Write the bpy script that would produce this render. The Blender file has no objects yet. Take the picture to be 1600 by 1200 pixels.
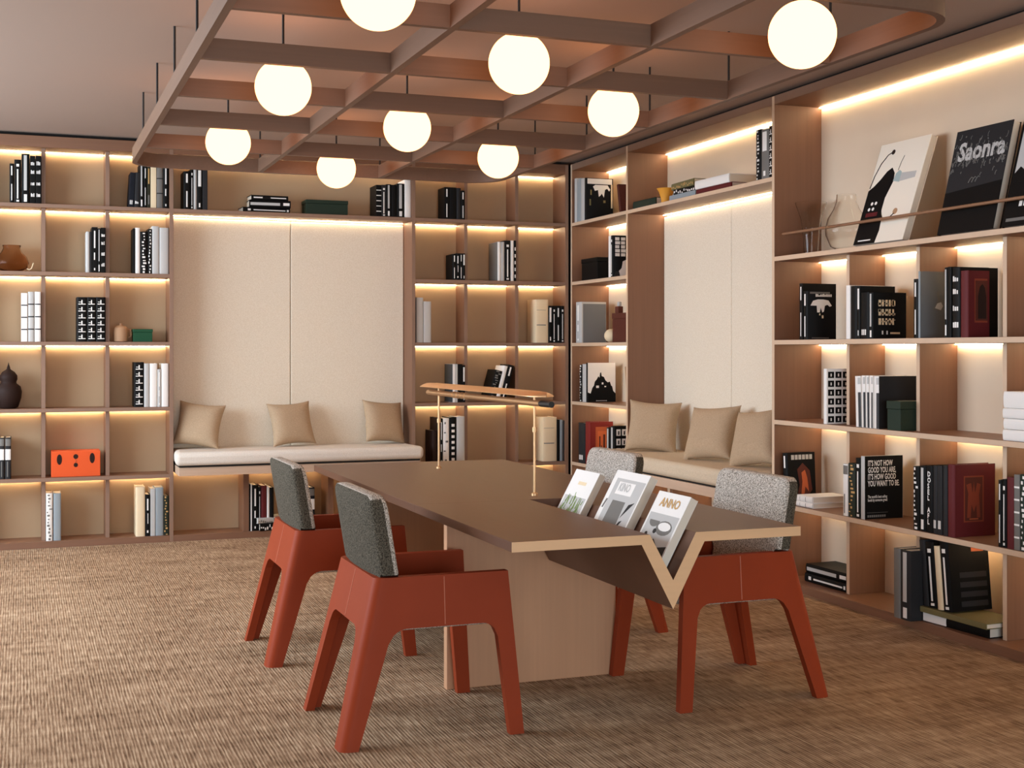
import bpy, bmesh, math, random
from mathutils import Vector, Matrix
random.seed(7)
S = bpy.context.scene
COL = S.collection
H = 1.35            # eye height
YF, XF = 9.416, 4.053          # front planes of the back and the right shelving
YB, XB = 9.67, 4.37            # faces of their back panels
ZT = [0.045, 0.479, 0.953, 1.4106, 1.890, 2.353]   # shelf tops
TOP = 2.815
CEIL = 2.84
TH = 0.027

# ------------------------------------------------------------------ materials
def lin(r, g, b):
    f = lambda v: (v/12.92 if v <= 0.04045 else ((v+0.055)/1.055)**2.4)
    return (f(r/255), f(g/255), f(b/255), 1)
MATS = {}
def newmat(name):
    m = bpy.data.materials.new(name); m.use_nodes = True
    nt = m.node_tree; b = nt.nodes['Principled BSDF']
    return m, nt, b
def plain(name, col, rough=0.6, metal=0.0, spec=0.5, var=0.0, scale=30):
    m, nt, b = newmat(name)
    b.inputs['Base Color'].default_value = col
    b.inputs['Roughness'].default_value = rough
    b.inputs['Metallic'].default_value = metal
    b.inputs['Specular IOR Level'].default_value = spec
    if var:
        tc = nt.nodes.new('ShaderNodeTexCoord'); n = nt.nodes.new('ShaderNodeTexNoise')
        n.inputs['Scale'].default_value = scale; n.inputs['Detail'].default_value = 4
        mx = nt.nodes.new('ShaderNodeMix'); mx.data_type = 'RGBA'
        mx.inputs[6].default_value = tuple(c*(1-var) for c in col[:3])+(1,)
        mx.inputs[7].default_value = tuple(min(1, c*(1+var)) for c in col[:3])+(1,)
        nt.links.new(tc.outputs['Object'], n.inputs['Vector'])
        nt.links.new(n.outputs['Fac'], mx.inputs[0]); nt.links.new(mx.outputs[2], b.inputs['Base Color'])
    MATS[name] = m
    return m
def wood(name, col, axis, rough=0.45, var=0.22, spec=0.4):
    """veneer with fine grain running along one axis"""
    m, nt, b = newmat(name)
    tc = nt.nodes.new('ShaderNodeTexCoord'); mp = nt.nodes.new('ShaderNodeMapping')
    sc = [70, 70, 70]; sc['xyz'.index(axis)] = 1.6
    mp.inputs['Scale'].default_value = sc
    n = nt.nodes.new('ShaderNodeTexNoise'); n.inputs['Scale'].default_value = 1.0; n.inputs['Detail'].default_value = 5
    n2 = nt.nodes.new('ShaderNodeTexNoise'); n2.inputs['Scale'].default_value = 0.12; n2.inputs['Detail'].default_value = 2
    ad = nt.nodes.new('ShaderNodeMath'); ad.operation = 'ADD'
    mu = nt.nodes.new('ShaderNodeMath'); mu.operation = 'MULTIPLY'; mu.inputs[1].default_value = 0.5
    mx = nt.nodes.new('ShaderNodeMix'); mx.data_type = 'RGBA'
    mx.inputs[6].default_value = tuple(c*(1-var) for c in col[:3])+(1,)
    mx.inputs[7].default_value = tuple(min(1, c*(1+var)) for c in col[:3])+(1,)
    nt.links.new(tc.outputs['Object'], mp.inputs['Vector'])
    nt.links.new(mp.outputs[0], n.inputs['Vector']); nt.links.new(mp.outputs[0], n2.inputs['Vector'])
    nt.links.new(n.outputs['Fac'], ad.inputs[0]); nt.links.new(n2.outputs['Fac'], ad.inputs[1])
    nt.links.new(ad.outputs[0], mu.inputs[0]); nt.links.new(mu.outputs[0], mx.inputs[0])
    nt.links.new(mx.outputs[2], b.inputs['Base Color'])
    b.inputs['Roughness'].default_value = rough; b.inputs['Specular IOR Level'].default_value = spec
    MATS[name] = m
    return m
def fabric(name, c1, c2, scale, bump=0.3, rough=0.95, stretch=(1, 1, 1)):
    m, nt, b = newmat(name)
    tc = nt.nodes.new('ShaderNodeTexCoord'); mp = nt.nodes.new('ShaderNodeMapping'); mp.inputs['Scale'].default_value = stretch
    n = nt.nodes.new('ShaderNodeTexNoise'); n.inputs['Scale'].default_value = scale; n.inputs['Detail'].default_value = 3
    r = nt.nodes.new('ShaderNodeValToRGB'); r.color_ramp.elements[0].position = 0.38; r.color_ramp.elements[1].position = 0.62
    r.color_ramp.elements[0].color = c1; r.color_ramp.elements[1].color = c2
    bp = nt.nodes.new('ShaderNodeBump'); bp.inputs['Strength'].default_value = bump; bp.inputs['Distance'].default_value = 0.004
    nt.links.new(tc.outputs['Object'], mp.inputs[0]); nt.links.new(mp.outputs[0], n.inputs['Vector'])
    nt.links.new(n.outputs['Fac'], r.inputs[0]); nt.links.new(r.outputs[0], b.inputs['Base Color'])
    nt.links.new(n.outputs['Fac'], bp.inputs['Height']); nt.links.new(bp.outputs[0], b.inputs['Normal'])
    b.inputs['Roughness'].default_value = rough; b.inputs['Specular IOR Level'].default_value = 0.15
    MATS[name] = m
    return m
def emit(name, col, strength):
    m = bpy.data.materials.new(name); m.use_nodes = True; nt = m.node_tree
    nt.nodes.remove(nt.nodes['Principled BSDF'])
    e = nt.nodes.new('ShaderNodeEmission'); e.inputs[0].default_value = col; e.inputs[1].default_value = strength
    nt.links.new(e.outputs[0], nt.nodes['Material Output'].inputs[0])
    MATS[name] = m
    return m
plain('edge_pale', lin(216, 188, 160), 0.5, var=0.05)
plain('edge_brown', lin(142, 112, 93), 0.5, var=0.05)
wood('deck_x', lin(206, 178, 154), 'x'); wood('deck_y', lin(206, 178, 154), 'y')
WC = lin(130, 93, 71)
wood('wood_z', WC, 'z'); wood('wood_x', WC, 'x'); wood('wood_y', WC, 'y')
LC = lin(121, 93, 75)
wood('lattice_x', LC, 'x', 0.55); wood('lattice_y', LC, 'y', 0.55)
plain('panel', lin(188, 160, 126), 0.7, var=0.05, scale=4)
plain('panel_pale', lin(228, 209, 184), 0.7, var=0.04, scale=4)
wood('table_top', lin(102, 70, 53), 'y', 0.42, 0.16, 0.3)
wood('table_edge', lin(228, 186, 142), 'x', 0.5, 0.12)
wood('table_leg', lin(200, 152, 116), 'z', 0.55, 0.14)
wood('table_under', lin(84, 66, 56), 'y', 0.55, 0.2)
plain('leather', lin(148, 60, 31), 0.55, spec=0.14, var=0.06, scale=9)
plain('stitch', lin(196, 118, 92), 0.6)
fabric('tweed', lin(118, 111, 101), lin(222, 215, 205), 210, 0.5)
fabric('tweed_shaded', lin(52, 48, 41), lin(104, 98, 86), 210, 0.4)  # same tweed with the shade of the chair backs put into its colour
fabric('panel_cloth', lin(230, 218, 197), lin(241, 231, 213), 160, 0.1)
fabric('cushion', lin(226, 218, 206), lin(238, 231, 221), 200, 0.08)
fabric('cushion_cream', lin(206, 188, 162), lin(218, 201, 176), 200, 0.08)
fabric('pillow', lin(176, 152, 124), lin(190, 166, 138), 220, 0.1)
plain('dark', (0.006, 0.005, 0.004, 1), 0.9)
plain('rod', (0.012, 0.009, 0.008, 1), 0.6)
plain('plaster', lin(178, 158, 145), 0.9, spec=0.2)
plain('wall_paint', lin(98, 88, 80), 0.9, spec=0.2)
plain('brass', lin(226, 184, 138), 0.40, 0.9)
plain('black_plastic', (0.01, 0.009, 0.008, 1), 0.5)
plain('bronze', lin(150, 112, 84), 0.45, 0.2)
plain('pages', lin(226, 216, 200), 0.9)
plain('frame_white', lin(220, 220, 218), 0.5)
LED = emit('led', (1.0, 0.75, 0.45, 1), 46.0)
GLB = emit('globe', (1.0, 0.41, 0.155, 1), 5.8)
m, nt, b = newmat('glass'); b.inputs['Transmission Weight'].default_value = 1; b.inputs['Roughness'].default_value = 0.03
b.inputs['Base Color'].default_value = (0.985, 0.965, 0.93, 1); b.inputs['IOR'].default_value = 1.18; MATS['glass'] = m
m, nt, b = newmat('amber_glass'); b.inputs['Transmission Weight'].default_value = 1.0; b.inputs['Roughness'].default_value = 0.06; b.inputs['IOR'].default_value = 1.12
b.inputs['Base Color'].default_value = lin(232, 206, 182); MATS['amber_glass'] = m
m, nt, b = newmat('window_glass'); b.inputs['Transmission Weight'].default_value = 1; b.inputs['Roughness'].default_value = 0
b.inputs['IOR'].default_value = 1.02; MATS['window_glass'] = m
# book colours
BC = {'K': (0.006, 0.006, 0.006, 1), 'k': (0.028, 0.028, 0.03, 1), 'G': lin(66, 72, 76), 'g': lin(118, 116, 112), 's': lin(196, 196, 194),
      'S': lin(150, 160, 166), 'w': lin(245, 243, 239), 'C': lin(240, 220, 184), 'R': lin(96, 26, 30), 'A': lin(132, 36, 32), 'H': lin(112, 115, 118), 'W': lin(248, 240, 224), 'I': lin(138, 62, 42), 'N': (0.012, 0.014, 0.02, 1),
      'n': (0.028, 0.015, 0.012, 1), 'O': (0.02, 0.02, 0.008, 1), 'F': (0.016, 0.022, 0.012, 1), 'D': lin(34, 50, 40),
      'E': lin(20, 74, 46), 'e': lin(30, 48, 36), 'M': lin(232, 92, 40), 'T': lin(184, 146, 112), 'B': lin(88, 40, 30),
      'Y': lin(232, 164, 60), 'L': lin(120, 112, 74), 'P': lin(236, 206, 206), 'Q': lin(190, 96, 56), 'X': lin(214, 110, 62),
      'V': lin(150, 176, 110), 'U': lin(170, 190, 190), 'y': lin(206, 164, 104), 'z': lin(60, 60, 62)}
for k, c in BC.items():
    plain('ink_'+k if k.islower() else 'paint_'+k, c, 0.5 if k in 'Kk' else 0.6, spec=0.12 if k in 'KkNn' else 0.3)
def BM(k): return MATS['ink_'+k if k.islower() else 'paint_'+k]
# carpet
m, nt, b = newmat('carpet'); MATS['carpet'] = m
N = nt.nodes.new; L = nt.links.new
tc = N('ShaderNodeTexCoord')
mp = N('ShaderNodeMapping'); mp.inputs['Scale'].default_value = (1, 0.085, 1)
n1 = N('ShaderNodeTexNoise'); n1.inputs['Scale'].default_value = 95; n1.inputs['Detail'].default_value = 3; n1.inputs['Roughness'].default_value = 0.6
n2 = N('ShaderNodeTexNoise'); n2.inputs['Scale'].default_value = 2.2; n2.inputs['Detail'].default_value = 6; n2.inputs['Roughness'].default_value = 0.65
wv = N('ShaderNodeTexWave'); wv.wave_type = 'BANDS'; wv.bands_direction = 'X'; wv.inputs['Scale'].default_value = 26; wv.inputs['Distortion'].default_value = 2.2
wv.inputs['Detail'].default_value = 2; wv.inputs['Detail Scale'].default_value = 1.2
mp2 = N('ShaderNodeMapping'); mp2.inputs['Scale'].default_value = (1, 0.1, 1)
n3 = N('ShaderNodeTexNoise'); n3.inputs['Scale'].default_value = 300; n3.inputs['Detail'].default_value = 2
mp3 = N('ShaderNodeMapping'); mp3.inputs['Scale'].default_value = (0.55, 3.2, 1)
n4 = N('ShaderNodeTexNoise'); n4.inputs['Scale'].default_value = 5; n4.inputs['Detail'].default_value = 4
L(tc.outputs['Object'], mp.inputs[0]); L(mp.outputs[0], n1.inputs['Vector']); L(tc.outputs['Object'], n2.inputs['Vector'])
L(tc.outputs['Object'], mp2.inputs[0]); L(mp2.outputs[0], wv.inputs['Vector']); L(tc.outputs['Object'], n3.inputs['Vector'])
L(tc.outputs['Object'], mp3.inputs[0]); L(mp3.outputs[0], n4.inputs['Vector'])
def mth(op, a, bb, v=None):
    q = N('ShaderNodeMath'); q.operation = op
    L(a, q.inputs[0])
    if bb is None: q.inputs[1].default_value = v
    else: L(bb, q.inputs[1])
    return q.outputs[0]
h1 = mth('ADD', mth('MULTIPLY', wv.outputs['Fac'], None, 0.20), mth('MULTIPLY', n1.outputs['Fac'], None, 0.80))
h2 = mth('ADD', mth('MULTIPLY', h1, None, 0.80), mth('MULTIPLY', n3.outputs['Fac'], None, 0.20))
hh = mth('ADD', mth('MULTIPLY', h2, None, 0.62), mth('ADD', mth('MULTIPLY', n2.outputs['Fac'], None, 0.20), mth('MULTIPLY', n4.outputs['Fac'], None, 0.18)))
r = N('ShaderNodeValToRGB'); e = r.color_ramp.elements
e[0].position = 0.34; e[0].color = lin(78, 54, 36); e[1].position = 0.67; e[1].color = lin(222, 197, 167)
x = r.color_ramp.elements.new(0.49); x.color = lin(160, 132, 106)
bp = N('ShaderNodeBump'); bp.inputs['Strength'].default_value = 0.9; bp.inputs['Distance'].default_value = 0.008
L(hh, r.inputs[0]); L(r.outputs[0], b.inputs['Base Color']); L(h2, bp.inputs['Height']); L(bp.outputs[0], b.inputs['Normal'])
b.inputs['Roughness'].default_value = 1; b.inputs['Specular IOR Level'].default_value = 0.1

# ------------------------------------------------------------------ mesh helpers
class MB:
    def __init__(self): self.bm = bmesh.new()
    def box(self, x0, x1, y0, y1, z0, z1):
        if x0 > x1: x0, x1 = x1, x0
        if y0 > y1: y0, y1 = y1, y0
        if z0 > z1: z0, z1 = z1, z0
        v = [self.bm.verts.new(p) for p in ((x0,y0,z0),(x1,y0,z0),(x1,y1,z0),(x0,y1,z0),(x0,y0,z1),(x1,y0,z1),(x1,y1,z1),(x0,y1,z1))]
        for f in ((3,2,1,0),(4,5,6,7),(0,1,5,4),(1,2,6,5),(2,3,7,6),(3,0,4,7)): self.bm.faces.new([v[i] for i in f])
        return self
    def prism(self, pts, a, b, f):
        """closed 2-D outline extruded from a to b; f(u, v, w) gives the point"""
        n = len(pts)
        A = [self.bm.verts.new(f(p[0], p[1], a)) for p in pts]; B = [self.bm.verts.new(f(p[0], p[1], b)) for p in pts]
        self.bm.faces.new(A[::-1]); self.bm.faces.new(B)
        for i in range(n): self.bm.faces.new((A[i], A[(i+1) % n], B[(i+1) % n], B[i]))
        return self
    def tube(self, pts, r, n=10, cap=True):
        pts = [Vector(p) for p in pts]; rings = []
        rs = r if isinstance(r, (list, tuple)) else [r]*len(pts)
        ref = None
        for i, p in enumerate(pts):
            t = (pts[min(i+1, len(pts)-1)]-pts[max(i-1, 0)]).normalized()
            if ref is None or abs(ref.dot(t)) > 0.95: ref = Vector((1, 0, 0)) if abs(t.x) < 0.9 else Vector((0, 1, 0))
            u = t.cross(ref).normalized(); w = t.cross(u)
            rings.append([self.bm.verts.new(p+(u*math.cos(2*math.pi*k/n)+w*math.sin(2*math.pi*k/n))*rs[i]) for k in range(n)])
        for a, b in zip(rings, rings[1:]):
            for k in range(n): self.bm.faces.new((a[k], a[(k+1) % n], b[(k+1) % n], b[k]))
        if cap: self.bm.faces.new(rings[0][::-1]); self.bm.faces.new(rings[-1])
        return self
    def lathe(self, prof, c=(0, 0, 0), n=28, cap0=True, cap1=True):
        rings = [[self.bm.verts.new((c[0]+r*math.cos(2*math.pi*k/n), c[1]+r*math.sin(2*math.pi*k/n), c[2]+z)) for k in range(n)] for r, z in prof]
        for a, b in zip(rings, rings[1:]):
            for k in range(n): self.bm.faces.new((a[k], a[(k+1) % n], b[(k+1) % n], b[k]))
        if cap0: self.bm.faces.new(rings[0][::-1])
        if cap1: self.bm.faces.new(rings[-1])
        return self
    def build(self, name, mat, parent=None, o=(0, 0, 0), bevel=0, smooth=None, seg=2):
        bm = self.bm
        bmesh.ops.recalc_face_normals(bm, faces=bm.faces)
        if any(o): bmesh.ops.translate(bm, verts=bm.verts, vec=-Vector(o))
        me = bpy.data.meshes.new(name); bm.to_mesh(me); bm.free()
        me.materials.append(MATS[mat] if isinstance(mat, str) else mat)
        ob = bpy.data.objects.new(name, me); COL.objects.link(ob)
        if parent: ob.parent = parent
        if bevel:
            md = ob.modifiers.new('bevel', 'BEVEL'); md.width = bevel; md.segments = seg; md.limit_method = 'ANGLE'; md.angle_limit = math.radians(40)
        if smooth is not None:
            for p in me.polygons: p.use_smooth = True
            me.set_sharp_from_angle(angle=math.radians(smooth))
        return ob
def tag(o, label, cat, group=None):
    n = len(label.split())
    assert 4 <= n <= 16, (n, label)
    o['label'] = label; o['category'] = cat
    if group: o['group'] = group
    return o
def thing(name, label, cat, loc=(0, 0, 0), group=None, rot=None):
    o = bpy.data.objects.new(name, None); COL.objects.link(o); o.location = loc
    o.empty_display_size = 0.05
    if rot is not None: o.rotation_euler = rot
    return tag(o, label, cat, group)
def struct(name, mb, mat, **k):
    o = mb.build(name, mat, **k); o['kind'] = 'structure'; return o
def copy_tree(o, parent=None):
    c = o.copy(); COL.objects.link(c); c.parent = parent
    for ch in list(o.children): copy_tree(ch, c)
    return c
def text_mesh(mb, body, size, f, squash=1.0, bold=0.0):
    """letters flattened into mb; f(u, v) maps the text plane to a point"""
    cu = bpy.data.curves.new('t', 'FONT'); cu.body = body; cu.size = size; cu.align_x = 'LEFT'; cu.space_line = 0.86; cu.offset = bold
    cu.resolution_u = 2
    t = bpy.data.objects.new('t', cu); COL.objects.link(t)
    dg = bpy.context.evaluated_depsgraph_get()
    me = bpy.data.meshes.new_from_object(t.evaluated_get(dg))
    vs = [mb.bm.verts.new(f(v.co.x*squash, v.co.y)) for v in me.vertices]
    for p in me.polygons:
        try: mb.bm.faces.new([vs[i] for i in p.vertices])
        except ValueError: pass
    bpy.data.objects.remove(t); bpy.data.curves.remove(cu); bpy.data.meshes.remove(me)

# ------------------------------------------------------------------ room shell
XL, YN = -3.0, -2.6
struct('floor', MB().box(XL-.2, 4.6, YN-.2, 9.9, -0.1, 0), 'carpet')
struct('ceiling', MB().box(XL-.2, 4.6, YN-.2, 9.9, CEIL, CEIL+0.12), 'plaster')
struct('wall_back', MB().box(XL-.2, 4.6, 9.70, 9.9, 0, CEIL), 'wall_paint')
struct('wall_right', MB().box(4.40, 4.6, YN, 9.70, 0, CEIL), 'wall_paint')
FX0, FX1, FZ0, FZ1 = -1.6, 3.0, .2, 2.0
struct('wall_front', MB().box(XL-.2, FX0, YN-.2, YN, 0, CEIL).box(FX1, 4.6, YN-.2, YN, 0, CEIL).box(FX0, FX1, YN-.2, YN, 0, FZ0).box(FX0, FX1, YN-.2, YN, FZ1, CEIL), 'wall_paint')
WY0, WY1, WZ0, WZ1 = (4.8, 9.2, 1.1, 2.75)
w = MB().box(XL-.2, XL, YN, WY0, 0, CEIL).box(XL-.2, XL, WY1, 9.70, 0, CEIL).box(XL-.2, XL, WY0, WY1, 0, WZ0).box(XL-.2, XL, WY0, WY1, WZ1, CEIL)
struct('wall_left', w, 'wall_paint')
def window(nm, a0, a1, z0, z1, f):
    win = bpy.data.objects.new(nm, None); COL.objects.link(win); win['kind'] = 'structure'
    fr = MB()
    for k in range(5): a = a0+.03+k*(a1-a0-.06)/4; fr.box(*f(a-.03, a+.03, .14, .08), z0, z1)
    fr.box(*f(a0, a1, .14, .08), z0, z0+.06).box(*f(a0, a1, .14, .08), z1-.06, z1)
    fr.build('window_frame', 'frame_white', win)
    MB().box(*f(a0+.04, a1-.04, .115, .11), z0+.05, z1-.05).build('window_pane', 'window_glass', win)
window('window_1', WY0, WY1, WZ0, WZ1, lambda a, b, c, d: (XL-c, XL-d, a, b))
window('window_2', FX0, FX1, FZ0, FZ1, lambda a, b, c, d: (a, b, YN-c, YN-d))
struct('trim_1', MB().box(-2.6, 4.0, YF+.05, 9.70, TOP, CEIL), 'dark')
struct('trim_2', MB().box(XF+.05, 4.40, 2.4, 9.40, TOP, CEIL), 'dark')

# ------------------------------------------------------------------ shelving
def B_(mb, l0, l1, d0, d1, z0, z1, back): return mb.box(l0, l1, d0, d1, z0, z1) if back else mb.box(d0, d1, l0, l1, z0, z1)
def unit(name, label, back, l0, l1, cuts, shelves, rail, ends=(True, True), recess=0.05, cells=None, o=None):
    """open shelving: l0..l1 along the wall, uprights at cuts, shelf boards at the given levels"""
    F, K = (YF, YB) if back else (XF, XB)
    hw = 'wood_x' if back else 'wood_y'
    loc = ((l0+l1)/2, K, 0) if back else (K, (l0+l1)/2, 0)
    t = thing(name, label, 'bookcase', loc)
    mk = lambda nm, mat, *bx, **k: [B_(mb_ := MB(), *b_, back) for b_ in bx] and None
    def part(nm, mat, boxes, bevel=0, par=None):
        mb = MB()
        for b_ in boxes: B_(mb, *b_, back)
        return mb.build(nm, mat, par or t, loc, bevel)
    eb = 'edge_brown' if back else 'edge_pale'
    for q0, q1 in ((l0, l0+TH), (l1-TH, l1)):
        sp_ = part('side_panel', 'wood_z', [(q0, q1, F, K, 0, TOP)], 0.001)
        part('edge_band', eb, [(q0+.001, q1-.001, F-.0012, F-.0002, .002, TOP-.002)], 0, sp_)
    a, b = l0+(TH if ends[0] else 0), l1-(TH if ends[1] else 0)
    part('back_panel', 'panel' if back else 'panel_pale', [(a, b, K, K+.02, 0, TOP)])
    tr_ = part('top_rail', hw, [(a, b, F, K, rail, TOP)], 0.001)
    if not back: part('edge_band', 'edge_brown', [(a, b, F-.0012, F-.0002, rail+.001, TOP-.001)], 0, tr_)
    part('plinth', hw, [(a, b, F, K, 0, ZT[0])], 0.0015)
    for z in shelves:
        s_ = part('shelf', hw, [(a, b, F, K, z-TH, z)], 0.001)
        part('edge_band', eb, [(a, b, F-.0012, F-.0002, z-TH+.001, z-.001)], 0, s_)
    levels = [ZT[0]]+list(shelves)
    tops = [z-TH for z in shelves]+[rail]
    return t, loc, part, a, b, F, K, levels, tops
def leds(part, a, b, cuts, K, tops, mask=None):
    edges = [a]+[c for c in cuts]+[b]
    for i, z in enumerate(tops):
        for j, (e0, e1) in enumerate(zip(edges, edges[1:])):
            if mask and not mask(i, j): continue
            p0 = e0+(0.0135 if j else 0)+.004; p1 = e1-(0.0135 if j < len(edges)-2 else 0)-.004
            part('light_strip', 'led', [(p0, p1, K-.018, K-.012, z-.0045, z-.0005)])
def dividers(part, cuts, F, K, levels, tops, recess, nlev=None):
    eb = 'edge_brown' if F == YF else 'edge_pale'
    z0, z1 = levels[0], (tops[nlev] if nlev is not None else tops[-1])
    for c in cuts:
        d_ = part('divider', 'wood_z', [(c-.0135, c+.0135, F+recess, K, z0, z1)], 0.001)
        part('edge_band', eb, [(c-.0125, c+.0125, F+recess-.0012, F+recess-.0002, z0+.001, z1-.001)], 0, d_)
RB, RR = 2.738, 2.765
# back wall, left
u = unit('bookcase', 'tall open bookcase on the back wall left of the alcove', True, -0.72, 1.007, [], ZT[1:], RB)
cuts = [-0.282, 0.144, 0.565]
dividers(u[2], cuts, u[5], u[6], u[7], u[8], 0.05); leds(u[2], u[3], u[4], cuts, u[6], u[8])
# back wall, right
u = unit('bookcase', 'tall open bookcase on the back wall between alcove and corner', True, 2.757, 4.04, [], ZT[1:], RB)
cuts = [3.203, 3.622]
dividers(u[2], cuts, u[5], u[6], u[7], u[8], 0.05); leds(u[2], u[3], u[4], cuts, u[6], u[8])
# right wall, narrow
u = unit('bookcase', 'narrow one-column bookcase in the corner of the right wall', False, 8.372, 9.40, [], ZT[1:], RR)
leds(u[2], u[3], u[4], [], u[6], u[8])
# right wall, wide with display ledge
u = unit('bookcase', 'wide pale-backed bookcase on the right with display ledge on top', False, 2.86, 6.470, [], ZT[1:5], RR)
cuts = [3.47, 4.07, 4.677, 5.281, 5.861]
dividers(u[2], cuts, u[5], u[6], u[7], u[8], 0.09, 3)
leds(u[2], u[3], u[4], cuts, u[6], u[8][:4]); leds(u[2], u[3], u[4], [], u[6], u[8][4:])
rt = MB().tube([(XF+.028, 6.40, 2.017), (XF+.028, 2.9, 2.017)], 0.008, 8).build('rail', 'bronze', u[0], u[1], smooth=60)
mb = MB()
for y in (6.2, 4.9, 3.6): mb.tube([(XF+.028, y, 2.017), (XB, y, 2.017)], 0.0035, 6)
# alcoves
def alcove(label, back, l0, l1, ends, posts, pan):
    F, K = (YF, YB) if back else (XF, XB)
    hw = 'wood_x' if back else 'wood_y'
    loc = ((l0+l1)/2, K, 0) if back else (K, (l0+l1)/2, 0)
    t = thing('window_seat', label, 'bench', loc)
    def part(nm, mat, boxes, bevel=0, par=None):
        mb = MB()
        for b_ in boxes: B_(mb, *b_, back)
        return mb.build(nm, mat, par or t, loc, bevel)
    r = RB if back else RR
    tr_ = part('top_rail', hw, [(l0, l1, F, K, r, TOP)], 0.001)
    if not back: part('edge_band', 'edge_brown', [(l0, l1, F-.0012, F-.0002, r+.001, TOP-.001)], 0, tr_)
    s_ = part('shelf', hw, [(l0, l1, F, K, ZT[5]-TH, ZT[5])], 0.001)
    part('edge_band', 'edge_brown' if back else 'edge_pale', [(l0, l1, F-.0012, F-.0002, ZT[5]-TH+.001, ZT[5]-.001)], 0, s_)
    part('plinth', hw, [(l0, l1, F, K, 0, ZT[0])], 0.0015)
    part('back_panel', 'panel' if back else 'panel_pale', [(l0, l1, K, K+.02, 0, TOP)])
    m_ = (l0+l1)/2
    for a, b in ((l0+.002, m_-.002), (m_+.002, l1-.002)):
        part('upholstered_panel', 'panel_cloth', [(a, b, K-.03, K-.001, .64, ZT[5]-TH-.014)], 0.006)
    part('seat_deck', 'deck_x' if back else 'deck_y', [(l0+.012, l1-.004, F-.24, K-.002, .482, .542)], 0.002)
    for p in posts: part('divider', 'wood_z', [(p-.02, p+.02, F+.02, K, ZT[0], .482)], 0.001)
    e = [l0]+posts+[l1]
    for a, b in zip(e, e[1:]): part('light_strip', 'led', [(a+.03, b-.03, K-.018, K-.012, .4775, .4815)])
    part('light_strip', 'led', [(l0+.01, l1-.01, K-.018, K-.012, r-.0045, r-.0005)])
    part('light_strip', 'led', [(l0+.01, l1-.01, K-.040, K-.034, ZT[5]-TH-.0045, ZT[5]-TH-.0005)])
    return t
alcove('built-in alcove bench with two cream panels on the back wall', True, 1.007, 2.757, None, [1.52, 2.14], None)
alcove('built-in alcove bench with two cream panels on the right wall', False, 6.470, 8.372, None, [7.1, 7.75], None)
def seat(name, label, x0, x1, y0, y1, z0, z1, mat):
    if mat == 'cushion':      # the front overhangs past the posts of the alcove
        m_ = MB().prism([(x0, y0), (x1, y0), (2.753, YF-.004), (2.753, y1), (1.011, y1), (1.011, YF-.004)], z0+.009, z1, lambda u, v, w: (u, v, w))
    else: m_ = MB().box(x0, x1, y0, y1, z0+.009, z1)
    o = m_.build(name, mat, None, (0, 0, 0), 0.035, smooth=50, seg=5)
    o.data.transform(Matrix.Translation((-(x0+x1)/2, -(y0+y1)/2, -z0))); o.location = ((x0+x1)/2, (y0+y1)/2, z0)
    MB().box(x0+.03, x1-.03, y0+.022, y1-.02, z0, z0+.012).build('cushion_shadow_gap', 'dark', o, o.location)  # near-black slab that paints the shadow line under the cushion
    return tag(o, label, 'cushion', 'long seat cushions of the alcove benches')
seat('seat_cushion', 'long white seat cushion on the back alcove bench', .99, 2.775, YF-.27, YB-.032, .543, .648, 'cushion')
seat('seat_cushion', 'long cream seat cushion on the right-hand alcove bench', XF-.26, XB-.032, 6.474, 8.368, .543, .655, 'cushion_cream')

# ------------------------------------------------------------------ pillows
def pillow_mesh(a, T, seed):
    rnd = random.Random(seed); n = 40; mb = MB(); bm = mb.bm
    ph = [rnd.uniform(0, 6.28) for _ in range(6)]
    G = {}
    for s in (1, -1):
        for i in range(n+1):
            for j in range(n+1):
                u = -1+2*i/n; v = -1+2*j/n
                edge = i in (0, n) or j in (0, n)
                if s == -1 and edge: G[s, i, j] = G[1, i, j]; continue
                x = a*u*(1-.11*(1-v*v)*u*u); y = a*v*(1-.11*(1-u*u)*v*v)
                t = T*((1-u**4)*(1-v**4))**.62*(1-.18*(u*u+v*v)/2)
                ang = math.atan2(v, u); rr = math.hypot(u, v)
                wr = .55*T*max(0, math.sin(ang*6+ph[0]+.9*math.sin(ang*2+ph[3])))**3*max(0, rr-.38)*min(1, (1-abs(u))*7)*min(1, (1-abs(v))*7)
                wr += .10*T*math.sin(5*u+ph[1])*math.sin(4*v+ph[2])*(1-rr*.5)*min(1, (1-abs(u))*4)*min(1, (1-abs(v))*4)
                G[s, i, j] = bm.verts.new((x, s*t-wr*1.2 if s > 0 else s*t, y))
        for i in range(n):
            for j in range(n):
                q = (G[s, i, j], G[s, i+1, j], G[s, i+1, j+1], G[s, i, j+1])
                bm.faces.new(q if s < 0 else q[::-1])
    return mb
# local x = width, local y = thickness (front is -y), local z = up
def pillow(label, c, a, yaw, lean, roll, T=.070, seed=1):
    o = pillow_mesh(a, T, seed).build('throw_pillow', 'pillow', smooth=80)
    o.matrix_world = Matrix.Translation(c) @ Matrix.Rotation(yaw, 4, 'Z') @ Matrix.Rotation(lean, 4, 'X') @ Matrix.Rotation(roll, 4, 'Y')
    tag(o, label, 'pillow', 'beige throw pillows on the benches')
R = math.radians
pillow('beige pillow at the left end of the back bench', (1.195, 9.50, .818), .166, R(-16), R(-20), R(7), seed=3)
pillow('beige pillow in the middle of the back bench', (1.86, 9.50, .812), .166, R(8), R(-20), R(-3), seed=5)
pillow('beige pillow at the right end of the back bench', (2.56, 9.50, .812), .166, R(14), R(-20), R(5), seed=9)
pillow('beige pillow nearest the corner on the right-hand bench', (4.09, 8.05, .824), .185, R(-38), R(-18), R(3), .078, seed=11)
pillow('beige pillow in the middle of the right-hand bench', (4.10, 7.25, .826), .185, R(-66), R(-24), R(-4), .078, seed=13)
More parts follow.
